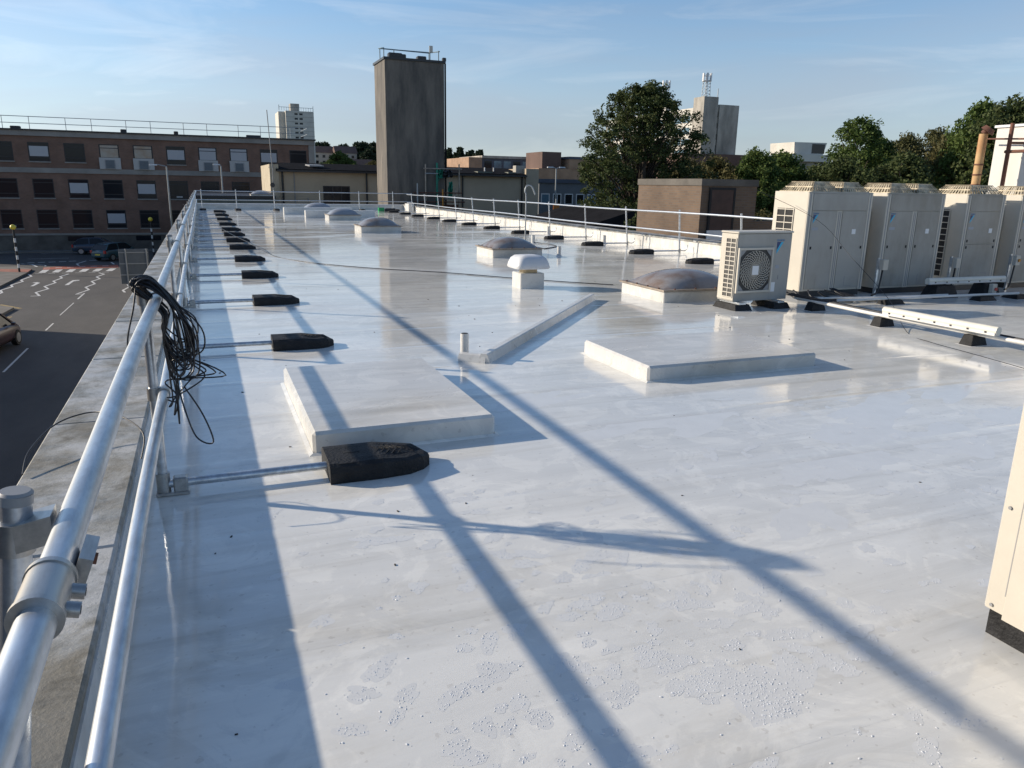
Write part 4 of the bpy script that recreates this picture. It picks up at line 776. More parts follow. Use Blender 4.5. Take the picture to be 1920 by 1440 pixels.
r_.build('railing', 'steel_blue', t)
for (a, c, h) in ((TX0+0.05, TY0+0.4, 0.75), (TX0+0.3, TY1-0.5, 1.05), (TX0+1.3, TY1-0.3, 1.05), (TX1-0.85, TY0+0.35, 0.8), (TX1-0.25, TY0+0.4, 0.8), (TX1-0.2, TY1-0.3, 1.05)): MB().cyl((a, c, TZ+0.1), (a, c, TZ+h), 0.03, n=6).build('railing_post', 'steel_blue', t)
MB().bbox(TX1-0.92, TX1-0.68, TY0+0.25, TY0+0.30, TZ+0.65, TZ+1.05, 0.01).build('antenna_panel', 'concrete_pale', t); MB().bbox(TX1-0.1, TX1+0.15, TY0-0.05, TY0+0.2, TZ+0.141, TZ+0.35, 0.04).build('floodlight', 'black_trim', t)
for (a, w_, h) in ((TX0+0.3, 0.9, 0.3), (TX0+1.1, 0.35, 0.25), (TX1-1.75, 0.6, 0.22)): MB().bbox(a, a+w_, TY0+0.1, TY0+0.6, TZ+0.141, TZ+0.14+h, 0.05).build('roof_kit', 'black_trim', t)

def window(parent, x0, x1, z0, z1, y, pane='glass_dark', frame='frame_dark', fw=0.06, split=None, depth=0.12, extra=None):
    """window set in a wall whose face is at y, looking to -Y: frame proud of a recessed pane"""
    f = MB().box(x0, x1, y-0.012, y+depth, z0, z0+fw).box(x0, x1, y-0.012, y+depth, z1-fw, z1).box(x0, x0+fw, y-0.012, y+depth, z0+fw, z1-fw).box(x1-fw, x1, y-0.012, y+depth, z0+fw, z1-fw)
    for s_ in (split or ()):
        if s_[0] == 'h': f.box(x0+fw, x1-fw, y-0.008, y+depth, z0+(z1-z0)*s_[1]-fw/2, z0+(z1-z0)*s_[1]+fw/2)
        else: f.box(x0+(x1-x0)*s_[1]-fw/2, x0+(x1-x0)*s_[1]+fw/2, y-0.006, y+depth, z0+fw, z1-fw)
    o = f.build('window', frame, parent); MB().box(x0+fw, x1-fw, y-0.003, y+0.03, z0+fw, z1-fw).build('pane', pane, o)
    if extra:
        for (a, c, e, g_, m, dy) in extra: MB().box(x0+(x1-x0)*a, x0+(x1-x0)*c, y-dy, y-0.0035, z0+(z1-z0)*e, z0+(z1-z0)*g_).build('blind_and_reflection', m, o)  # blinds, small panels and painted-on reflections
    return o

# ------------------------------------------------------------------ long brown brick building across the street
BY = 83.0
B = thing('brick_building', 'long brown brick office building across the street with roof railing', 'building', (-6, BY, STREET))
MB().box(-34, 11.0, BY, BY+14, STREET+0.001, 5.34).build('wall', 'brown_brick', B)
MB().box(-34.1, 11.15, BY-0.18, BY+14.1, 5.341, 5.80).build('cornice', 'stone_band', B); MB().box(-34.2, 11.3, BY-0.3, BY+14.2, 5.801, 5.92).build('roof_edge', 'black_trim', B)
MB().box(-34.05, 11.08, BY-0.10, BY-0.002, 2.12, 2.56).build('string_course', 'stone_band', B); MB().box(-34.05, 11.08, BY-0.12, BY-0.002, -3.52, -3.34).build('string_course', 'stone_band', B)
MB().box(-34.02, 11.04, BY-0.06, BY-0.002, STREET, -3.521).build('plinth', 'render_grey', B); MB().box(10.55, 11.12, BY-0.13, BY+1, -3.3, 5.34).build('corner_pier', 'stone_band', B)
blinds_and_reflections1 = {0: 'b', 4: 'b', 2: 'p', 3: 'p', 5: 'w', 6: 'w', 7: 'b'}; blinds2 = {1: 'b', 3: 'b', 5: 'd', 6: 'd'}; blinds3 = {2: 'b', -3: 'b'}  # b: blinds; p and w: reflections painted on the glass
for k in range(-5, 9):
    xc = -13.45+2.868*k
    for row, (z0, z1) in enumerate(((3.13, 4.80), (-0.12, 1.60), (-2.88, -1.18))):
        kind = (blinds_and_reflections1, blinds2, blinds3)[row].get(k); x0, x1 = xc-0.84, xc+0.84; ex = []
        if kind == 'b': ex = [(0.06, 0.94, 0.27, 0.80, 'blind_and_reflection', 0.009)]
        if kind == 'p': ex = [(0.06, 0.94, 0.30, 0.78, 'reflection_peach', 0.009), (0.06, 0.94, 0.82, 0.95, 'reflection_peach', 0.009)]  # peach reflection painted as flat panels over the pane
        if kind == 'w': ex = [(0.06, 0.94, 0.30, 0.78, 'blind_and_reflection', 0.009), (0.06, 0.94, 0.82, 0.95, 'blind_and_reflection', 0.009)]  # paler reflection, painted on in the blind colour
        if kind is None and (k*7+row*5) % 3 == 0: ex = [(0.34, 0.66, 0.08, 0.16, 'panel_white', 0.012)]
        o = window(B, x0, x1, z0, z1, BY, split=[('h', 0.22), ('h', 0.80)], extra=ex, fw=0.07)
        MB().box(x0-0.05, x1+0.05, BY-0.09, BY-0.013, z0-0.10, z0-0.001).build('sill', 'stone_band', o)
        if kind in ('p', 'w') and row == 0:               # boarded lower light with a fan unit in it
            MB().box(x0-0.06, x1+0.06, BY-0.20, BY-0.092, 2.57, 3.60).build('boarding', 'panel_white', o); MB().box(xc-0.42, xc+0.42, BY-0.26, BY-0.201, 2.60, 3.42).build('fan_unit', 'groove_grey', o)
            MB().box(xc-0.36, xc+0.36, BY-0.272, BY-0.261, 2.66, 3.36).build('fan_grille', 'sign_back', o)
for k in range(18):
    x = -34+k*2.5+0.4*(k % 2); MB().cyl((x, BY+0.5, 5.92), (x, BY+0.5, 7.05), 0.03, n=6).build('railing_post', 'grey_steel', B)
MB().tube([(-34, BY+0.5, 7.03), (10.6, BY+0.5, 7.03), (10.6, BY+6, 7.03)], 0.03, 6, 1).tube([(-34, BY+0.5, 6.45), (10.6, BY+0.5, 6.45), (10.6, BY+6, 6.45)], 0.028, 6, 1).build('railing', 'grey_steel', B)
for x, w_, h in ((-15.5, 0.8, 0.25), (-6.6, 0.5, 0.3), (-2.0, 0.4, 0.3), (4.6, 1.4, 0.22)): MB().bbox(x, x+w_, BY+0.2, BY+0.7, 5.921, 5.92+h, 0.05).build('roof_kit', 'black_trim', B)
for x in (-12, -6.2): MB().box(x, x+2.2, BY-0.075, BY-0.061, -4.05, -3.62).build('basement_window', 'glass_dark', B)

# ------------------------------------------------------------------ wing and cream building behind the roof
w_ = thing('low_wing', 'low olive walled wing with black roof edge beyond the far guardrail', 'building', (2, 62, STREET))
MB().box(-0.6, 5.0, 60, 80, STREET+0.001, 0.46).build('wall', 'olive_wall', w_); MB().box(-0.7, 5.1, 59.9, 80, 0.461, 0.66).build('roof_edge', 'black_trim', w_)
MB().box(-0.5, 10.5, 56.5, 59.85, STREET+0.001, -0.10).build('lean_to', 'olive_wall', w_); MB().box(-0.6, 10.6, 56.4, 59.87, -0.099, 0.03).build('lean_to_roof', 'black_trim', w_)
s_ = skylight('small dome skylight on the black edged wing beyond the roof', 3.4, 5.0, 60.6, 62.0, 0.10, 0.26, 'dome_far', bolts=False); s_.location.z = 0.66
C = thing('cream_building', 'long cream rendered building with black gutter behind the concrete tower', 'building', (15, 63, STREET)); CY = 61.0
MB().box(5.5, 25.6, CY, CY+9, STREET+0.001, 2.45).build('wall', 'cream_render', C)
MB().add([(5.3, CY-0.35, 2.46), (25.4, CY-0.35, 2.46), (25.4, CY+4.5, 3.02), (5.3, CY+4.5, 3.02), (5.3, CY-0.35, 2.62), (25.4, CY-0.35, 2.62), (25.4, CY+4.5, 3.18), (5.3, CY+4.5, 3.18)], [(0, 3, 2, 1), (4, 5, 6, 7), (0, 1, 5, 4), (1, 2, 6, 5), (2, 3, 7, 6), (3, 0, 4, 7)]).build('roof', 'slate', C)
MB().box(5.35, 25.45, CY-0.47, CY-0.36, 2.42, 2.56).build('gutter', 'black_trim', C)
MB().box(4.85, 5.49, CY-0.15, CY+8.6, STREET+0.001, 2.95).build('end_wall', 'cream_render_light', C)
MB().box(25.45, 26.6, CY-0.2, CY+8, STREET+0.001, 3.10).build('gable_pier', 'cream_render', C); MB().bbox(24.8, 25.6, CY+0.5, CY+1.2, 2.7, 3.35, 0.02).build('chimney', 'concrete_light', C)
for x in (5.75, 12.05, 19.9, 25.15): MB().cyl((x, CY-0.08, STREET+0.01), (x, CY-0.08, 2.45), 0.07, n=8).build('downpipe', 'black_trim', C)
for x in (6.6, 7.55): MB().cyl((x, CY-0.05, 0.2 if x > 7 else STREET+0.01), (x, CY-0.05, 0.55 if x > 7 else 2.4), 0.035, n=6).build('pipe', 'groove_grey', C)
window(C, 8.7, 10.75, -0.15, 1.45, CY, split=[('v', 0.36), ('v', 0.68), ('h', 0.66)], fw=0.08); window(C, 12.9, 14.0, -0.15, 1.45, CY, split=[('v', 0.5)], fw=0.08)
MB().box(21.3, 22.6, CY+0.2, CY+1.4, 2.69, 2.80).box(24.0, 24.7, CY+0.2, CY+1.4, 2.69, 2.80).build('roof_patch', 'olive_wall', C)
for x in (22.4, 23.2): MB().cyl((x, CY+1.6, 2.6), (x, CY+1.6, 3.15), 0.05, n=6).build('flue', 'white_pole', C)
MB().obox((8.3, CY+1.2, 2.95), (0.55, 0.12, 0), (-0.1, 0.5, 0.04), (0, 0, 0.05)).build('skylight_frame', 'groove_grey', C)
m_ = thing('antenna_mast', 'thin tilted mast with a small dish before the cream end wall', 'antenna', (4.7, 57.2, 0)); a_ = on_y(513, 362, 57.2); c_ = on_y(511, 318, 57.2); e_ = on_y(500, 206, 57.2)
MB().tube([tuple(Vector((a_.x, 57.2, -0.1))), tuple(a_), tuple(c_), tuple(e_)], 0.03, 6, 1).build('mast', 'groove_grey', m_)
q = on_y(511, 347, 57.0); MB().cyl((q.x, 57.0, q.z), (q.x-0.02, 57.15, q.z), 0.17, 0.05, n=12).build('dish', 'black_trim', m_); MB().bar((q.x-0.2, 57.2, q.z+1.2), (q.x+0.35, 57.2, q.z+1.2), 0.03, 0.03).build('bracket', 'groove_grey', m_)

# scaffold beside the tower
S = thing('scaffold', 'scaffold tower with green netting beside the concrete tower', 'scaffold', (14.7, 50.9, 0)); SY = 51.0
for x, y, h, m in ((14.05, SY, 3.0, 'scaffold_pole'), (14.85, SY, 3.1, 'scaffold_green'), (15.6, SY+0.9, 2.9, 'scaffold_pole'), (16.5, SY+0.3, 3.05, 'scaffold_pole'), (15.15, SY-0.3, 1.4, 'orange_plastic'), (16.15, SY, 1.5, 'scaffold_pole'), (13.4, SY-0.3, 1.75, 'grey_steel')):
    MB().cyl((x, y, STREET+0.01), (x, y, h), 0.05 if 'green' not in m else 0.075, n=8).build('standard', m, S)
for (a, c, z, m) in ((13.9, 16.6, 2.72, 'scaffold_pole'), (14.0, 14.9, 2.40, 'grey_steel'), (13.2, 16.6, 1.15, 'dark_rust'), (15.4, 16.6, 0.75, 'scaffold_pole'), (13.2, 16.8, 0.55, 'dark_rust'), (14.4, 17.0, 0.15, 'rusty')): MB().cyl((a, SY-0.06, z), (c, SY-0.06, z), 0.04, n=8).build('ledger', m, S)
MB().bar((14.9, SY, 1.9), (15.4, SY, 2.6), 0.05, 0.05).build('brace', 'scaffold_green', S)
def crumple(x0, x1, z0, z1, y, seed, n=7):
    rr = random.Random(seed); vs = [(x0+(x1-x0)*i/n+rr.uniform(-.03, .03), y+rr.uniform(-.14, .14), z0+(z1-z0)*j/n+rr.uniform(-.06, .06)) for j in range(n+1) for i in range(n+1)]
    vs += [(x, y_+0.03, z) for x, y_, z in vs]; k = (n+1)**2
    return MB().add(vs, [(j*(n+1)+i, j*(n+1)+i+1, (j+1)*(n+1)+i+1, (j+1)*(n+1)+i) for j in range(n) for i in range(n)]+[(k+j*(n+1)+i, k+(j+1)*(n+1)+i, k+(j+1)*(n+1)+i+1, k+j*(n+1)+i+1) for j in range(n) for i in range(n)])
crumple(14.95, 15.3, 2.1, 2.7, SY, 1).build('netting', 'scaffold_green', S); crumple(15.65, 15.95, 0.7, 1.9, SY, 2).build('netting', 'scaffold_green', S); crumple(15.2, 15.9, 2.15, 2.6, SY-0.2, 3).build('sheeting', 'black_trim', S); crumple(14.3, 16.4, -0.2, 0.35, SY, 4).build('sheeting', 'dark_rust', S)

# ------------------------------------------------------------------ brick stair block and buildings to the right
K = thing('brick_stair_block', 'tan brick stair block with dark door behind the right guardrail', 'building', (15, 21.5, 0))
MB().box(14.0, 16.05, 19.75, 23.4, STREET+0.001, 1.80).build('wall', 'tan_brick', K); MB().box(13.97, 16.08, 19.72, 23.43, 1.801, 2.0).build('parapet_band', 'render_grey', K)
d_ = MB().box(14.35, 15.15, 19.70, 19.749, -0.2, 1.68).build('door', 'door_brown', K); MB().box(14.28, 14.349, 19.69, 19.749, -0.2, 1.75).box(15.151, 15.22, 19.69, 19.749, -0.2, 1.75).box(14.35, 15.15, 19.69, 19.749, 1.681, 1.75).build('door_frame', 'dark_void', d_)
MB().box(14.25, 15.0, 19.66, 19.699, 0.18, 0.48).build('notice_panel', 'vent_grey', K)
MB().box(16.06, 19.0, 19.9, 20.2, STREET+0.001, 0.75).build('low_wall', 'tan_brick', K)

O = thing('blue_office', 'blue grey two storey office with white window frames behind the big tree', 'building', (45, 75, STREET)); OY = 75
MB().box(32.9, 58, OY, OY+12, STREET+0.001, 2.05).build('wall', 'blue_grey_clad', O); MB().box(32.7, 58.2, OY-0.2, OY+12, 2.051, 2.45).build('roof_edge', 'navy_clad', O)
for r2, (z0, z1) in enumerate(((-0.15, 0.97), (-3.0, -1.85))):
    for k in range(18):
        x = 33.15+k*1.36; window(O, x, x+0.98, z0, z1, OY, pane=('glass_blue' if (k*3+r2) % 4 == 0 else 'glass_dark'), frame='frame_white', fw=0.09, split=[('v', 0.5)] if k % 3 == 1 else None)
Q = thing('brick_hall', 'orange brick hall with stepped roof behind the blue grey office', 'building', (60, 120, STREET))
MB().box(52.5, 72, 120, 135, STREET+0.001, 4.6).build('wall', 'orange_brick', Q); MB().prism([(58, 119.9), (72, 119.9), (72, 134), (58, 134)], 4.601, 6.2).build('upper_wall', 'orange_brick', Q); MB().box(57.9, 72, 119.8, 134, 6.201, 6.6).build('roof', 'navy_clad', Q); MB().box(53.5, 57.0, 121, 128, 4.601, 7.3).build('stair_tower', 'roof_tile', Q)
Q = thing('dark_office', 'long dark glazed office block with a brick end beside the conifers', 'building', (58, 150, STREET))
MB().box(50.3, 53.1, 150, 165, STREET+0.001, 7.1).build('end_wall', 'orange_brick', Q); MB().box(53.11, 80, 150.3, 165, STREET+0.001, 7.0).build('wall', 'navy_clad', Q); MB().box(53.1, 80.2, 150.0, 165, 7.001, 7.5).build('roof_edge', 'concrete_light', Q)
for r2 in range(3):
    for k in range(12): window(Q, 53.6+k*2.1, 55.4+k*2.1, 5.0-r2*2.3, 6.6-r2*2.3, 150.3, pane='glass_blue' if (k+r2) % 3 else 'glass_dark', frame='navy_clad', fw=0.1)

T = thing('office_tower', 'pale concrete office tower with telecom masts on its roof', 'building', (112, 150, STREET)); TY = 150.0
MB().box(105.2, 109.0, TY, TY+4, STREET+0.001, 21.6).build('service_core', 'concrete_light', T); MB().box(109.6, 114.9, TY+0.2, TY+16, STREET+0.001, 20.1).build('end_wall', 'concrete_light', T); MB().box(109.01, 109.59, TY+0.6, TY+10, STREET+0.001, 20.0).build('stair_slot', 'concrete_pale', T)
for k in range(7): MB().box(109.1, 109.5, TY+0.55, TY+0.599, 3.0+k*2.4, 4.2+k*2.4).build('slot_window', 'glass_dark', T)
MB().box(105.3, 109.58, TY+4.01, TY+45, STREET+0.001, 19.5).build('office_wing', 'concrete_pale', T)
for r2 in range(8):
    z0 = 16.4-r2*2.45; f = MB().box(105.22, 105.298, TY+4.5, TY+44, z0, z0+1.35).build('window_band', 'glass_blue', T)
    for k in range(12): MB().box(105.16, 105.218, TY+4.5+k*3.4, TY+4.8+k*3.4, z0, z0+1.35).build('mullion', 'concrete_pale', f)
MB().box(105.6, 108.6, TY+16, TY+21, 19.501, 21.6).build('plant_room', 'concrete_pale', T); MB().box(105.3, 108.9, TY+15.5, TY+21.5, 21.601, 21.9).build('plant_roof', 'black_trim', T)
MB().box(100, 119, TY-1, TY+20, STREET+0.001, 9.4).build('podium', 'roof_tile', T)
def mast(x, y, z0, z1, w, head):
    o = MB()
    for sx, sy in ((-1, -1), (1, -1), (1, 1), (-1, 1)): o.cyl((x+sx*w, y+sy*w, z0), (x+sx*w*0.8, y+sy*w*0.8, z1), 0.09, n=5)
    n = 5
    for k in range(n):
        za, zb_ = z0+(z1-z0)*k/n, z0+(z1-z0)*(k+1)/n
        o.bar((x-w, y-w, za), (x+w, y-w, zb_), 0.08, 0.08); o.bar((x-w, y-w, zb_), (x-w, y+w, za), 0.08, 0.08); o.bar((x-w, y-w, za), (x+w, y-w, za), 0.08, 0.08)
    ob = o.build('lattice_mast', 'grey_steel', T); h = MB()
    for a in range(6): c, s2 = math.cos(a*1.047), math.sin(a*1.047); h.obox((x+c*head, y+s2*head, z1+0.5), (c*0.12, s2*0.12, 0), (-s2*0.22, c*0.22, 0), (0, 0, 0.85))
    h.build('antenna_panel', 'vent_grey', ob); MB().tube([(x+head*math.cos(a*0.785), y+head*math.sin(a*0.785), z1-0.25) for a in range(8)], 0.08, 5, 1, True).build('head_frame', 'grey_steel', ob)
    MB().tube([(x+head*math.cos(a*0.785), y+head*math.sin(a*0.785), z1+0.9) for a in range(8)], 0.06, 5, 1, True).build('head_frame', 'grey_steel', ob)
mast(106.9, TY+2, 21.6, 25.3, 0.65, 0.95); mast(106.6, TY+18, 21.9, 25.5, 0.55, 0.9)
for x, y, h in ((104.9, TY+16, 4.5), (109.4, TY+1, 3.0), (105.3, TY+0.5, 1.5)): MB().cyl((x, y, 20.5), (x, y, 20.5+h), 0.10, n=5).build('aerial', 'grey_steel', T)
G = thing('concrete_fins', 'two leaning pale concrete roof fins beside the office tower', 'building', (118, 145, STREET))
for x in (117.0, 119.4): MB().add([(x, 144, 3), (x+4.6, 144, 3), (x+4.6, 144, 8.9), (x+4.1, 144, 8.9), (x, 146, 3), (x+4.6, 146, 3), (x+4.6, 146, 8.9), (x+4.1, 146, 8.9)], [(0, 1, 2, 3), (7, 6, 5, 4), (0, 4, 5, 1), (1, 5, 6, 2), (2, 6, 7, 3), (3, 7, 4, 0)]).build('fin', 'concrete_light', G)
H = thing('concrete_lookout', 'pale angular concrete roof block with dark window above the trees', 'building', (118, 130, STREET))
MB().box(111.5, 124, 130.5, 140, STREET+0.001, 7.6).build('wall', 'concrete_light', H); MB().box(112.0, 123.4, 129.4, 131.0, 7.601, 9.0).build('balcony', 'concrete_pale', H)
MB().add([(114.7, 130.6, 9.01), (122.3, 130.6, 9.01), (123.1, 130.6, 11.5), (114.5, 130.6, 11.4), (114.7, 138, 9.01), (122.3, 138, 9.01), (123.1, 138, 11.5), (114.5, 138, 11.4)], [(0, 1, 2, 3), (7, 6, 5, 4), (0, 4, 5, 1), (1, 5, 6, 2), (2, 6, 7, 3), (3, 7, 4, 0)]).build('turret', 'concrete_pale', H); window(H, 119.2, 122.6, 9.3, 11.2, 130.58, fw=0.12)
Wt = thing('white_building', 'bright white painted wall at the right edge behind the tall units', 'building', (22, 12, STREET))
MB().box(19.3, 26, 4.0, 14.55, STREET+0.001, 3.36).build('wall', 'white_paint', Wt); MB().box(19.25, 26, 3.9, 14.6, 3.361, 3.42).build('roof_edge', 'vent_grey', Wt)
PY = on_x(1889, 290, 18.95).y
for yy, xx in ((PY, 18.95),): MB().cyl((xx, yy, 0), (xx, yy, 3.42), 0.05, n=8).build('rusty_post', 'dark_rust', Wt)
MB().cyl((18.95, PY, 2.95), (19.29, PY-0.2, 2.95), 0.03, n=6).cyl((18.95, PY+0.75, 3.08), (18.95, PY-1.5, 2.98), 0.022, n=6).cyl((18.95, PY+0.08, 2.74), (18.95, PY-1.5, 2.74), 0.04, n=6).build('rusty_bracket', 'dark_rust', Wt)
F_ = thing('flue_pipe', 'rusty orange flue pipe standing beside the white wall', 'flue', (18.4, 14.1, 0)); MB().cyl((18.4, 14.22, 0), (18.4, 14.22, 3.16), 0.10, n=14).build('pipe', 'rusty', F_)
for z in (2.15, 2.4, 1.9): MB().cyl((18.4, 14.22, z), (18.4, 14.22, z+0.035), 0.112, n=14).build('band', 'dark_rust', F_)
MB().cyl((18.43, 14.17, 3.21), (18.47, 14.12, 3.30), 0.17, 0.13, n=12).cyl((18.4, 14.22, 3.161), (18.42, 14.19, 3.22), 0.085, n=14).build('cowl', 'dark_rust', F_)
L_ = thing('slate_roof_house', 'dark slate pitched roof below the big tree beyond the guardrail', 'house', (24, 34, STREET))
p0, p1, p2 = on_y(1075, 432, 34), on_y(1185, 396, 34), on_y(1290, 440, 34)
MB().add([(p0.x, 34, p0.z), (p1.x, 34, p1.z), (p2.x, 34, p2.z), (p0.x, 42, p0.z), (p1.x, 42, p1.z), (p2.x, 42, p2.z)], [(0, 1, 4, 3), (1, 2, 5, 4), (0, 2, 1), (3, 4, 5), (0, 3, 5, 2)]).build('roof', 'slate', L_); MB().box(p0.x+0.6, p2.x-0.6, 34.3, 41.7, STREET+0.001, p0.z+0.2).build('wall', 'render_grey', L_)

# far tower block, hillside houses
Bk = thing('tower_block', 'distant pale tower block of flats behind the brick building', 'building', (40, 350, STREET)); KY = 350.0
MB().box(35.8, 47.4, KY, KY+18, STREET+0.001, 30.8).build('wall', 'concrete_pale', Bk); MB().box(33.1, 35.79, KY+3, KY+18, STREET+0.001, 30.6).build('side_wall', 'concrete_pale', Bk); MB().box(38.2, 41.9, KY+3, KY+9, 30.8, 34.0).build('lift_room', 'concrete_light', Bk)
for r2 in range(9):
    for x in (39.4, 41.4): window(Bk, x, x+1.35, 29.2-r2*1.9, 29.95-r2*1.9, KY, fw=0.08, split=[('v', 0.5)])
    MB().box(35.75, 47.45, KY-0.06, KY-0.002, 30.25-r2*1.9, 30.35-r2*1.9).build('floor_band', 'concrete_light', Bk)
rb = MB().tube([(33.2, KY+0.4, 32.2), (47.3, KY+0.4, 32.2)], 0.08, 5, 1)
for k in range(15): rb.cyl((33.3+k, KY+0.4, 30.8), (33.3+k, KY+0.4, 32.2), 0.06, n=5)
rb.cyl((33.2, KY, 30.8), (33.2, KY, 33.0), 0.12, n=5).cyl((47.2, KY, 30.8), (47.2, KY, 33.0), 0.12, n=5); rb.build('railing', 'steel_blue', Bk)
def hill():
    vs = []; fs = []; nx, ny = 60, 14
    for j in range(ny+1):
        for i in range(nx+1):
            x = -500+1700*i/nx; y = 330+j*55; r_ = min(1, j/5); r_ = r_*r_*(3-2*r_)
            vs.append((x, y, STREET-0.1+r_*(19+5*math.sin(x*0.012+1)+3*math.sin(x*0.031))))
    fs = [(j*(nx+1)+i, j*(nx+1)+i+1, (j+1)*(nx+1)+i+1, (j+1)*(nx+1)+i) for j in range(ny) for i in range(nx)]
    return struct(MB().add(vs, fs, True).build('hill', 'hill_grass'))
hill()
def house(label, x, y, z, w2, d2, h, rh, floors, wm='house_render'):
    o = thing('house', label, 'house', (x, y, z), 0, 'houses on the far hillside'); MB().box(-w2, w2, 0, d2, -6, h).build('wall', wm, o, True)
    MB().add([(-w2-0.4, -0.4, h), (w2+0.4, -0.4, h), (w2+0.4, d2+0.4, h), (-w2-0.4, d2+0.4, h), (-w2-0.4, d2/2, h+rh), (w2+0.4, d2/2, h+rh)], [(0, 1, 5, 4), (2, 3, 4, 5), (0, 4, 3), (1, 2, 5), (0, 3, 2, 1)]).build('roof', 'roof_tile', o, True)
    for f in range(floors):
        for k in range(int(w2*2/3.2)):
            xx = -w2+1.0+k*3.2; zz = h-2.3-f*2.7; wv = MB().box(xx, xx+1.3, -0.05, -0.002, zz, zz+1.3).build('window', 'glass_dark', o, True)
    return o
a_ = on_y(630, 300, 390)
house('long pale terrace on the hillside left of the concrete tower', on_y(618, 300, 390).x, 390, 9.0, 7.5, 9, 6.6, 3.2, 3); house('pale gabled house on the hillside close to the concrete tower', on_y(650, 300, 385).x, 385, 9.5, 5.0, 9, 6.0, 3.4, 2)
house('low brown roofed house half hidden by hillside trees', on_y(672, 315, 360).x, 360, 5.5, 7.0, 8, 4.0, 2.8, 1); house('small roofed shed at the foot of the hillside', on_y(655, 318, 340).x, 340, 3.5, 4.0, 7, 3.0, 2.0, 1)

# ------------------------------------------------------------------ trees
def leaf_mesh(name, clumps, m, leaf, per, seed, droop=0.0):
    rng = np.random.default_rng(seed); C_ = []; 
    for (x, y, z, r) in clumps:
        n = max(6, int(per*rng.uniform(0.7, 1.3))); p = rng.normal(size=(n, 3)); p /= np.linalg.norm(p, axis=1)[:, None]+1e-6; p *= (rng.random((n, 1))**0.45)*r
        p[:, 2] *= 0.75; p[:, 2] -= droop*np.abs(rng.normal(size=n))*r; C_.append(p+np.array([x, y, z]))
    P = np.concatenate(C_); n = len(P)
    a = rng.normal(size=(n, 3)); a[:, 2] *= 0.6; a /= np.linalg.norm(a, axis=1)[:, None]; b = rng.normal(size=(n, 3)); b -= a*(a*b).sum(1)[:, None]; b /= np.linalg.norm(b, axis=1)[:, None]
    s = leaf*rng.uniform(0.55, 1.35, (n, 1)); V = np.empty((n, 4, 3)); V[:, 0] = P-a*s; V[:, 1] = P+b*s*0.5; V[:, 2] = P+a*s; V[:, 3] = P-b*s*0.5
    me = D.meshes.new(name); me.from_pydata(V.reshape(-1, 3).tolist(), [], np.arange(4*n).reshape(-1, 4).tolist()); me.materials.append(MATS[m]); return me
def tree_meshes(seed, rx, h, z0, n, cl, per, leaf, m, shape='round', trunk=0.2, stems=1):
    """trunk and limbs in one mesh, the crown's leaves in another; local origin at the foot"""
    rng = random.Random(seed); clumps = []; limbs = MB()
    lump = [(rng.uniform(0, 6.28), rng.uniform(0.1, 0.30), rng.uniform(1.5, 4)) for _ in range(5)]
    def env(t, ang):
        if shape == 'round': r = math.sin(math.pi*min(1, (t*0.90+0.10)))**0.62
        elif shape == 'egg': r = math.sqrt(max(0.0, 1-((t-0.36)/0.66)**2)) if t > 0.36 else 0.72+0.28*math.sin(t/0.36*1.5708)
        elif shape == 'cone': r = (1-t)**0.8*0.95+0.05
        else: r = (1-t)**0.55*min(1, 0.55+t*2.2)
        for ph, a, f in lump: r *= 1+a*0.55*math.sin(ang*round(f)+ph+t*5)
        return max(0.03, r)*rx
    for k in range(n):
        t = rng.random()**0.85; ang = rng.uniform(0, 6.283); q = rng.random()**0.42; r = env(t, ang)*q*rng.uniform(0.86, 1.12)
        clumps.append((r*math.cos(ang), r*math.sin(ang), z0+(h-z0)*t*rng.uniform(0.97, 1.03), cl*rng.uniform(0.6, 1.3)))
    for s in range(stems):
        ox = 0 if stems == 1 else 0.18*rx*math.cos(s*2.2); oy = 0 if stems == 1 else 0.18*rx*math.sin(s*2.2)
        limbs.tube([(ox*0.2, oy*0.2, -0.3), (ox*0.7, oy*0.7, z0*0.7), (ox*1.5, oy*1.5, z0+(h-z0)*0.45)], trunk, 7, 4).cyl((ox*1.5, oy*1.5, z0+(h-z0)*0.45), (ox*1.7, oy*1.7, z0+(h-z0)*0.8), trunk*0.9, trunk*0.15, n=6)
    for c in clumps[::4]:
        zb = z0*0.6+(c[2]-z0*0.6)*0.45; limbs.tube([(c[0]*0.08, c[1]*0.08, zb), (c[0]*0.5, c[1]*0.5, zb+(c[2]-zb)*0.65), (c[0], c[1], c[2])], trunk*0.16, 4, 2)
    return limbs, leaf_mesh('crown', clumps, m, leaf, per, seed+1)
def plant_tree(name, label, loc, meshes, s=1.0, rz=0.0, group=None, sz=None, cat='tree'):
    o = thing(name, label, cat, loc, rz, group); lm, cm = meshes
    if isinstance(lm, MB): a = lm.build('trunk', 'bark', o, True); meshes[0] = a.data
    else: a = D.objects.new('trunk', lm); COL.objects.link(a); a.parent = o
    c = D.objects.new('crown', cm); COL.objects.link(c); c.parent = o; o.scale = (s, s, sz or s); return o
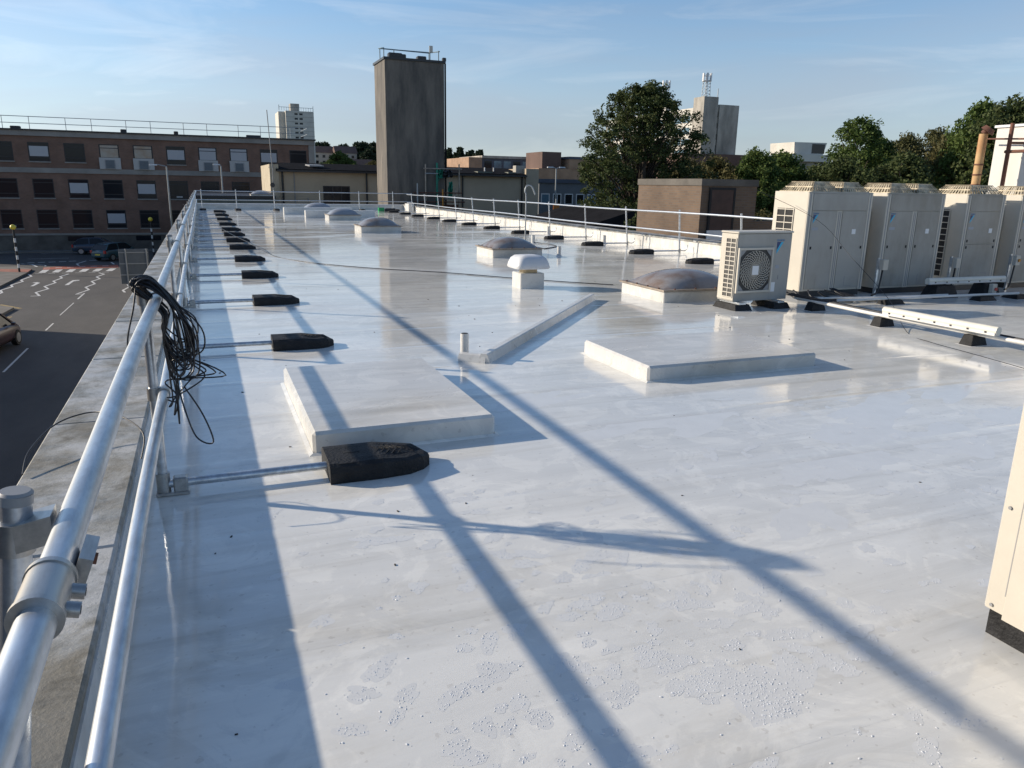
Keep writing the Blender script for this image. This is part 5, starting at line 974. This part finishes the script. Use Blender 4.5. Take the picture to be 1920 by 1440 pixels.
# the big tree: crown between photo columns 1085 and 1310, top at row 160
big = list(tree_meshes(11, 3.85, 12.4, 2.6, 800, 0.42, 85, 0.085, 'leaf_dark', 'egg', 0.20, 4))
tp = on_y(1200, 300, 42); plant_tree('broadleaf_tree', 'big dark broadleaf tree in front of the office tower', (tp.x, 42, STREET), big, 1.0)
rd = list(tree_meshes(21, 3.2, 8.0, 1.2, 300, 0.62, 90, 0.11, 'leaf_mid', 'round', 0.2, 2)); ol = list(tree_meshes(22, 3.4, 7.0, 0.8, 300, 0.62, 90, 0.11, 'leaf_olive', 'round', 0.18, 2))
au = list(tree_meshes(23, 3.6, 8.0, 1.6, 280, 0.6, 80, 0.105, 'leaf_autumn', 'round', 0.2, 2)); bi = list(tree_meshes(24, 2.3, 9.5, 1.5, 260, 0.48, 70, 0.095, 'leaf_mid', 'egg', 0.13, 1)); dk = list(tree_meshes(25, 3.5, 8.0, 0.8, 300, 0.62, 90, 0.11, 'leaf_dark', 'round', 0.2, 2))
# trees behind the units: (photo column, crown-top row, depth, kind, width scale, label)
def spot_tree(px, py, Y, kind, base_h, s, label, group='trees behind the air conditioners', name='broadleaf_tree'):
    p = on_y(px, py, Y); hh = p.z-STREET; return plant_tree(name, label, (p.x, Y, STREET), kind, s, random.uniform(0, 6), group, hh/base_h)
for px, py, Y, kind, bh, s, lb in (
    (1345, 303, 46, ol, 7.0, 1.0, 'olive bushy tree just right of the big tree'), (1290, 305, 50, ol, 7.0, 1.0, 'olive bush half hidden behind the big tree, above the brick block'), (1418, 292, 44, rd, 8.0, 0.85, 'green rounded tree right of the brick stair block'),
    (1465, 296, 46, rd, 8.0, 1.05, 'fuller green tree below the angular concrete block, left of it'), (1535, 318, 48, dk, 8.0, 1.0, 'dark tree directly below the angular concrete block'), (1612, 232, 46, bi, 9.5, 1.25, 'tall feathery pale green tree above the first tall unit'), (1650, 268, 48, rd, 8.0, 0.9, 'mid green tree touching the tall feathery tree'),
    (1700, 262, 50, au, 8.0, 0.85, 'brownish tree left of centre among the trees on the right'), (1755, 252, 50, au, 8.0, 1.0, 'wide brown tinted tree above the third tall unit'), (1800, 262, 44, ol, 7.0, 1.1, 'olive tree left of the rusty flue'), (1850, 205, 42, rd, 8.0, 1.0, 'high green tree directly behind the rusty flue'), (1905, 200, 40, dk, 8.0, 1.2, 'dark high tree above the white wall'), (1700, 300, 40, dk, 8.0, 1.1, 'dark tree behind the gap between the tall units'), (1580, 305, 42, dk, 8.0, 0.9, 'dark bush behind the first tall unit'), (1900, 290, 48, rd, 8, 1.3, 'green tree behind the white wall')):
    spot_tree(px, py, Y, kind, bh, s, lb)
p_ = on_y(1425, 420, 30); plant_tree('shrub', 'yellowing shrub between the brick block and the tall units', (p_.x, 30, STREET), ol, 0.75, 1.0, None, 0.78, 'shrub'); p_ = on_y(1180, 410, 30); plant_tree('shrub', 'dark shrub below the big tree against the brick block', (p_.x, 28, STREET), dk, 0.42, 2.0, None, 0.75, 'shrub')
# conifers right of the tower and the wooded hill
cf = list(tree_meshes(31, 3.0, 13, 1.0, 170, 0.8, 34, 0.42, 'leaf_conifer', 'cone', 0.25, 1)); fr = list(tree_meshes(32, 4.6, 9.5, 0.8, 150, 1.25, 40, 0.45, 'leaf_conifer', 'round', 0.3, 1)); fm = list(tree_meshes(33, 4.8, 8.0, 0.6, 150, 1.3, 40, 0.45, 'leaf_mid', 'round', 0.3, 1))
rr = random.Random(4)
for i in range(15):
    px = 828+i*5.3+rr.uniform(-1, 1); p = on_y(px, 288+rr.uniform(-8, 9)+abs(i-7)*0.5, 280+rr.uniform(0, 30)); plant_tree('conifer_tree', ORDL(i)+' conifer from the left in the dense stand right of the concrete tower', (p.x, p.y, STREET), cf, 1.0, rr.uniform(0, 6), 'conifers right of the concrete tower', (p.z-STREET)/13)
for i in range(16):
    px = 588+i*7.6+rr.uniform(-2, 2); Y = 420+rr.uniform(0, 40); p = on_y(px, 276+rr.uniform(-6, 7), Y); plant_tree('broadleaf_tree', ORDL(i)+' dark tree from the left on the skyline of the far hill', (p.x, Y, p.z-11.4), fr, 1.2, rr.uniform(0, 6), 'skyline trees of the far hill')
for i, (px, py, Y, k, s, lb) in enumerate(((635, 287, 350, fm, 0.95, 'green tree in front of the hillside terrace, tallest there'), (618, 302, 340, fm, 0.7, 'green tree at the left foot of the hillside beside the brick corner'), (652, 298, 345, fm, 0.75, 'green tree before the gabled hillside house'), (700, 302, 330, ol, 1.3, 'yellow green tree touching the left edge of the concrete tower'), (690, 283, 380, fr, 1.0, 'dark tree above the brown roofed house near the concrete tower'), (600, 310, 335, ol, 1.3, 'olive tree close to the corner of the brick building'), (664, 308, 335, fm, 0.6, 'small green tree in front of the hillside shed'))):
    p = on_y(px, py, Y); plant_tree('broadleaf_tree', lb, (p.x, Y, p.z-(8.0 if k is fm else 9.5 if k is fr else 7*s)*(s if k is not ol else 1)), k, s, i, 'trees on the slope of the far hill')
# ------------------------------------------------------------------ street furniture and cars
def beacon(label, px, py):
    p = on_z(px, py, STREET); o = thing('belisha_beacon', label, 'beacon', (p.x, p.y, STREET+0.1), 0, 'crossing beacons'); H_ = 3.0
    for k in range(10): MB().cyl((0, 0, H_*k/10), (0, 0, H_*(k+1)/10), 0.07, n=10).build('pole_band', 'black_trim' if k % 2 == 0 or k > 7 else 'white_pole', o, True)
    vs = []; n = 12; m = 8
    for j in range(m+1):
        for i in range(n): a = math.pi*j/m; vs.append((0.19*math.sin(a)*math.cos(2*math.pi*i/n), 0.19*math.sin(a)*math.sin(2*math.pi*i/n), H_+0.17-0.19*math.cos(a)))
    MB().add(vs, [(j*n+i, j*n+(i+1) % n, (j+1)*n+(i+1) % n, (j+1)*n+i) for j in range(m) for i in range(n)], True).build('globe', 'globe', o, True); return o
beacon('striped crossing beacon with yellow globe on the left pavement', 37, 513); o = beacon('striped crossing beacon with yellow globe half hidden by the parapet', 289, 481)
s = thing('road_sign', 'large grey road sign seen from behind beside the parapet', 'sign', (-4.5, 53.7, STREET)); SYY = 53.7
a_, b_ = on_y(221, 467, SYY), on_y(284, 531, SYY)
MB().bbox(a_.x, b_.x, SYY, SYY+0.03, b_.z, a_.z, 0.01).build('panel', 'sign_back', s)
for f in (0.10, 0.42, 0.74): MB().box(a_.x, b_.x, SYY-0.04, SYY-0.002, a_.z+(b_.z-a_.z)*f-0.03, a_.z+(b_.z-a_.z)*f+0.03).build('rail', 'grey_steel', s)
for px in (238, 277): q = on_y(px, 500, SYY); MB().cyl((q.x, SYY-0.08, STREET), (q.x, SYY-0.08, a_.z), 0.05, n=8).build('post', 'grey_steel', s)
def street_lamp(label, px, py, Y, arms, foot_z=STREET):
    p = on_y(px, py, Y); o = thing('street_lamp', label, 'street lamp', (p.x, Y, foot_z), 0, 'street lamps')
    MB().cyl((p.x, Y, foot_z), (p.x, Y, p.z), 0.10, 0.055, n=8).build('pole', 'grey_steel', o)
    for ax in arms: MB().tube([(p.x, Y, p.z-0.02), (p.x+ax*0.6, Y, p.z+0.12), (p.x+ax, Y, p.z+0.12)], 0.04, 6, 3).build('arm', 'grey_steel', o); MB().bbox(p.x+ax-0.3, p.x+ax+0.3, Y-0.1, Y+0.1, p.z+0.05, p.z+0.15, 0.03).build('lantern', 'vent_grey', o)
street_lamp('tall grey street lamp with arm to the left before the brick building', 312, 312, 72, (-1.0,)); street_lamp('thin grey street lamp behind the far left corner of the roof', 414, 311, 74, (-0.35,)); street_lamp('double armed street lamp in front of the blue grey office', 1043, 316, 66, (-0.6, 0.6))
s = thing('warning_sign', 'orange and white road sign on a post with a triangle below', 'sign', on_y(1042, 430, 56)); q = on_y(1042, 395, 56); p = on_y(1042, 412, 56)
MB().cyl((q.x, 56, STREET), (q.x, 56, q.z+0.9), 0.05, n=8).build('post', 'grey_steel', s); MB().bbox(q.x-0.27, q.x+0.27, 55.9, 55.94, q.z-0.3, q.z+0.55, 0.01).build('board', 'sign_orange', s); MB().box(q.x-0.2, q.x+0.2, 55.88, 55.899, q.z-0.26, q.z+0.02).build('text_panel', 'white_pole', s)
MB().add([(p.x-0.3, 55.9, p.z-0.3), (p.x+0.3, 55.9, p.z-0.3), (p.x, 55.9, p.z+0.28), (p.x-0.3, 55.94, p.z-0.3), (p.x+0.3, 55.94, p.z-0.3), (p.x, 55.94, p.z+0.28)], [(0, 1, 2), (5, 4, 3), (0, 3, 4, 1), (1, 4, 5, 2), (2, 5, 3, 0)]).build('triangle', 'sign_red', s); MB().add([(p.x-0.17, 55.895, p.z-0.22), (p.x+0.17, 55.895, p.z-0.22), (p.x, 55.895, p.z+0.1)], [(0, 1, 2)]).build('triangle_face', 'white_pole', s)
def car(label, loc, rz, paint, name='parked_car'):
    """hatchback, nose towards +X, origin on the road under its middle"""
    o = thing(name, label, 'car', loc, rz, 'cars on the street'); hw = 0.86
    st = [(-2.0, 0.42, 0.72, 0.78), (-1.95, 0.30, 0.92, 0.90), (-1.6, 0.26, 0.97, 0.97), (-0.4, 0.25, 0.95, 1.0), (0.75, 0.25, 0.92, 1.0), (1.45, 0.26, 0.84, 0.97), (1.88, 0.30, 0.72, 0.88), (2.02, 0.40, 0.58, 0.74)]
    vs = []
    for x, zl, zh, w in st:
        W_ = hw*w; vs += [(x, -W_*0.90, zl), (x, -W_, zl+0.14), (x, -W_, zl+(zh-zl)*0.72), (x, -W_*0.93, zh), (x, W_*0.93, zh), (x, W_, zl+(zh-zl)*0.72), (x, W_, zl+0.14), (x, W_*0.90, zl)]
    n = 8; MB().add(vs, [(i*n+k, i*n+(k+1) % n, (i+1)*n+(k+1) % n, (i+1)*n+k) for i in range(len(st)-1) for k in range(n)], True).add(vs, [tuple(range(n)), tuple(range(len(st)*n-1, (len(st)-1)*n-1, -1))]).build('body', paint, o, True)
    cb = [(-1.86, 0.95, 0.95, 0.92), (-1.55, 1.32, 0.80, 0.95), (-1.2, 1.44, 0.76, 0.95), (0.0, 1.47, 0.76, 0.95), (0.35, 1.42, 0.76, 0.95), (1.12, 0.90, 0.92, 0.89)]
    vs = []
    for x, zt, w, zb_ in cb: vs += [(x, -hw*0.93, zb_-0.02), (x, -hw*w, zt), (x, hw*w, zt), (x, hw*0.93, zb_-0.02)]
    MB().add(vs, [(i*4+k, i*4+k+1, (i+1)*4+k+1, (i+1)*4+k) for i in range(len(cb)-1) for k in range(3)], False).build('glasshouse', 'glass_dark', o, True)
    rf = [(x, zt+0.006, w*0.99) for x, zt, w, _ in cb[1:5]]; vs = []
    for x, z, w in rf: vs += [(x, -hw*w, z-0.03), (x, -hw*w*0.96, z+0.012), (x, hw*w*0.96, z+0.012), (x, hw*w, z-0.03)]
    MB().add(vs, [(i*4+k, i*4+k+1, (i+1)*4+k+1, (i+1)*4+k) for i in range(len(rf)-1) for k in range(3)], True).build('roof', paint, o, True)
    pl = MB()
    for sy in (-1, 1):
        for (xa, xb, za, zb_) in ((0.38, 1.14, 1.42, 0.90), (-0.55, -0.55, 1.47, 0.95), (-1.5, -1.85, 1.33, 0.95)): pl.bar((xa, sy*hw*0.775, za), (xb, sy*hw*0.94, zb_), 0.07, 0.05)
    pl.build('pillar', paint, o, True)
    for sx in (-1.27, 1.27):
        for sy in (-1, 1):
            w_ = MB().cyl((sx, sy*0.66, 0.31), (sx, sy*0.865, 0.31), 0.31, n=18).build('wheel', 'tyre', o, True); MB().cyl((sx, sy*0.866, 0.31), (sx, sy*0.874, 0.31), 0.20, n=14).build('rim', 'rim', w_, True)
    for sy in (-1, 1):
        MB().bbox(-2.0, -1.86, sy*0.70-0.11, sy*0.70+0.11, 0.66, 0.90, 0.02).build('tail_light', 'tail_light', o, True); MB().bbox(1.82, 1.98, sy*0.58-0.14, sy*0.58+0.14, 0.54, 0.68, 0.02).build('headlight', 'head_light', o, True); MB().bbox(0.62, 0.78, sy*0.95-0.07, sy*0.95+0.07, 0.92, 1.03, 0.02).build('mirror', paint, o, True)
    MB().box(-2.02, -2.003, -0.26, 0.26, 0.50, 0.61).build('number_plate', 'plate_yellow', o, True); MB().box(2.025, 2.035, -0.26, 0.26, 0.40, 0.51).build('number_plate', 'sticker', o, True); return o
p = on_z(180, 474, STREET); car('dark blue grey hatchback passing the brick building plinth', (p.x+0.4, 79.2, STREET+0.006), R(-4), 'car_blue', 'parked_car')
p = on_z(214, 488, STREET); car('dark teal hatchback seen from behind next to the road sign', (p.x+0.2, 73.4, STREET+0.006), R(50), 'car_teal', 'parked_car')
p = on_z(-18, 655, STREET); car('dark maroon car cut by the left edge of the picture', (p.x-0.15, 34.9, STREET+0.006), R(82), 'car_maroon', 'parked_car')
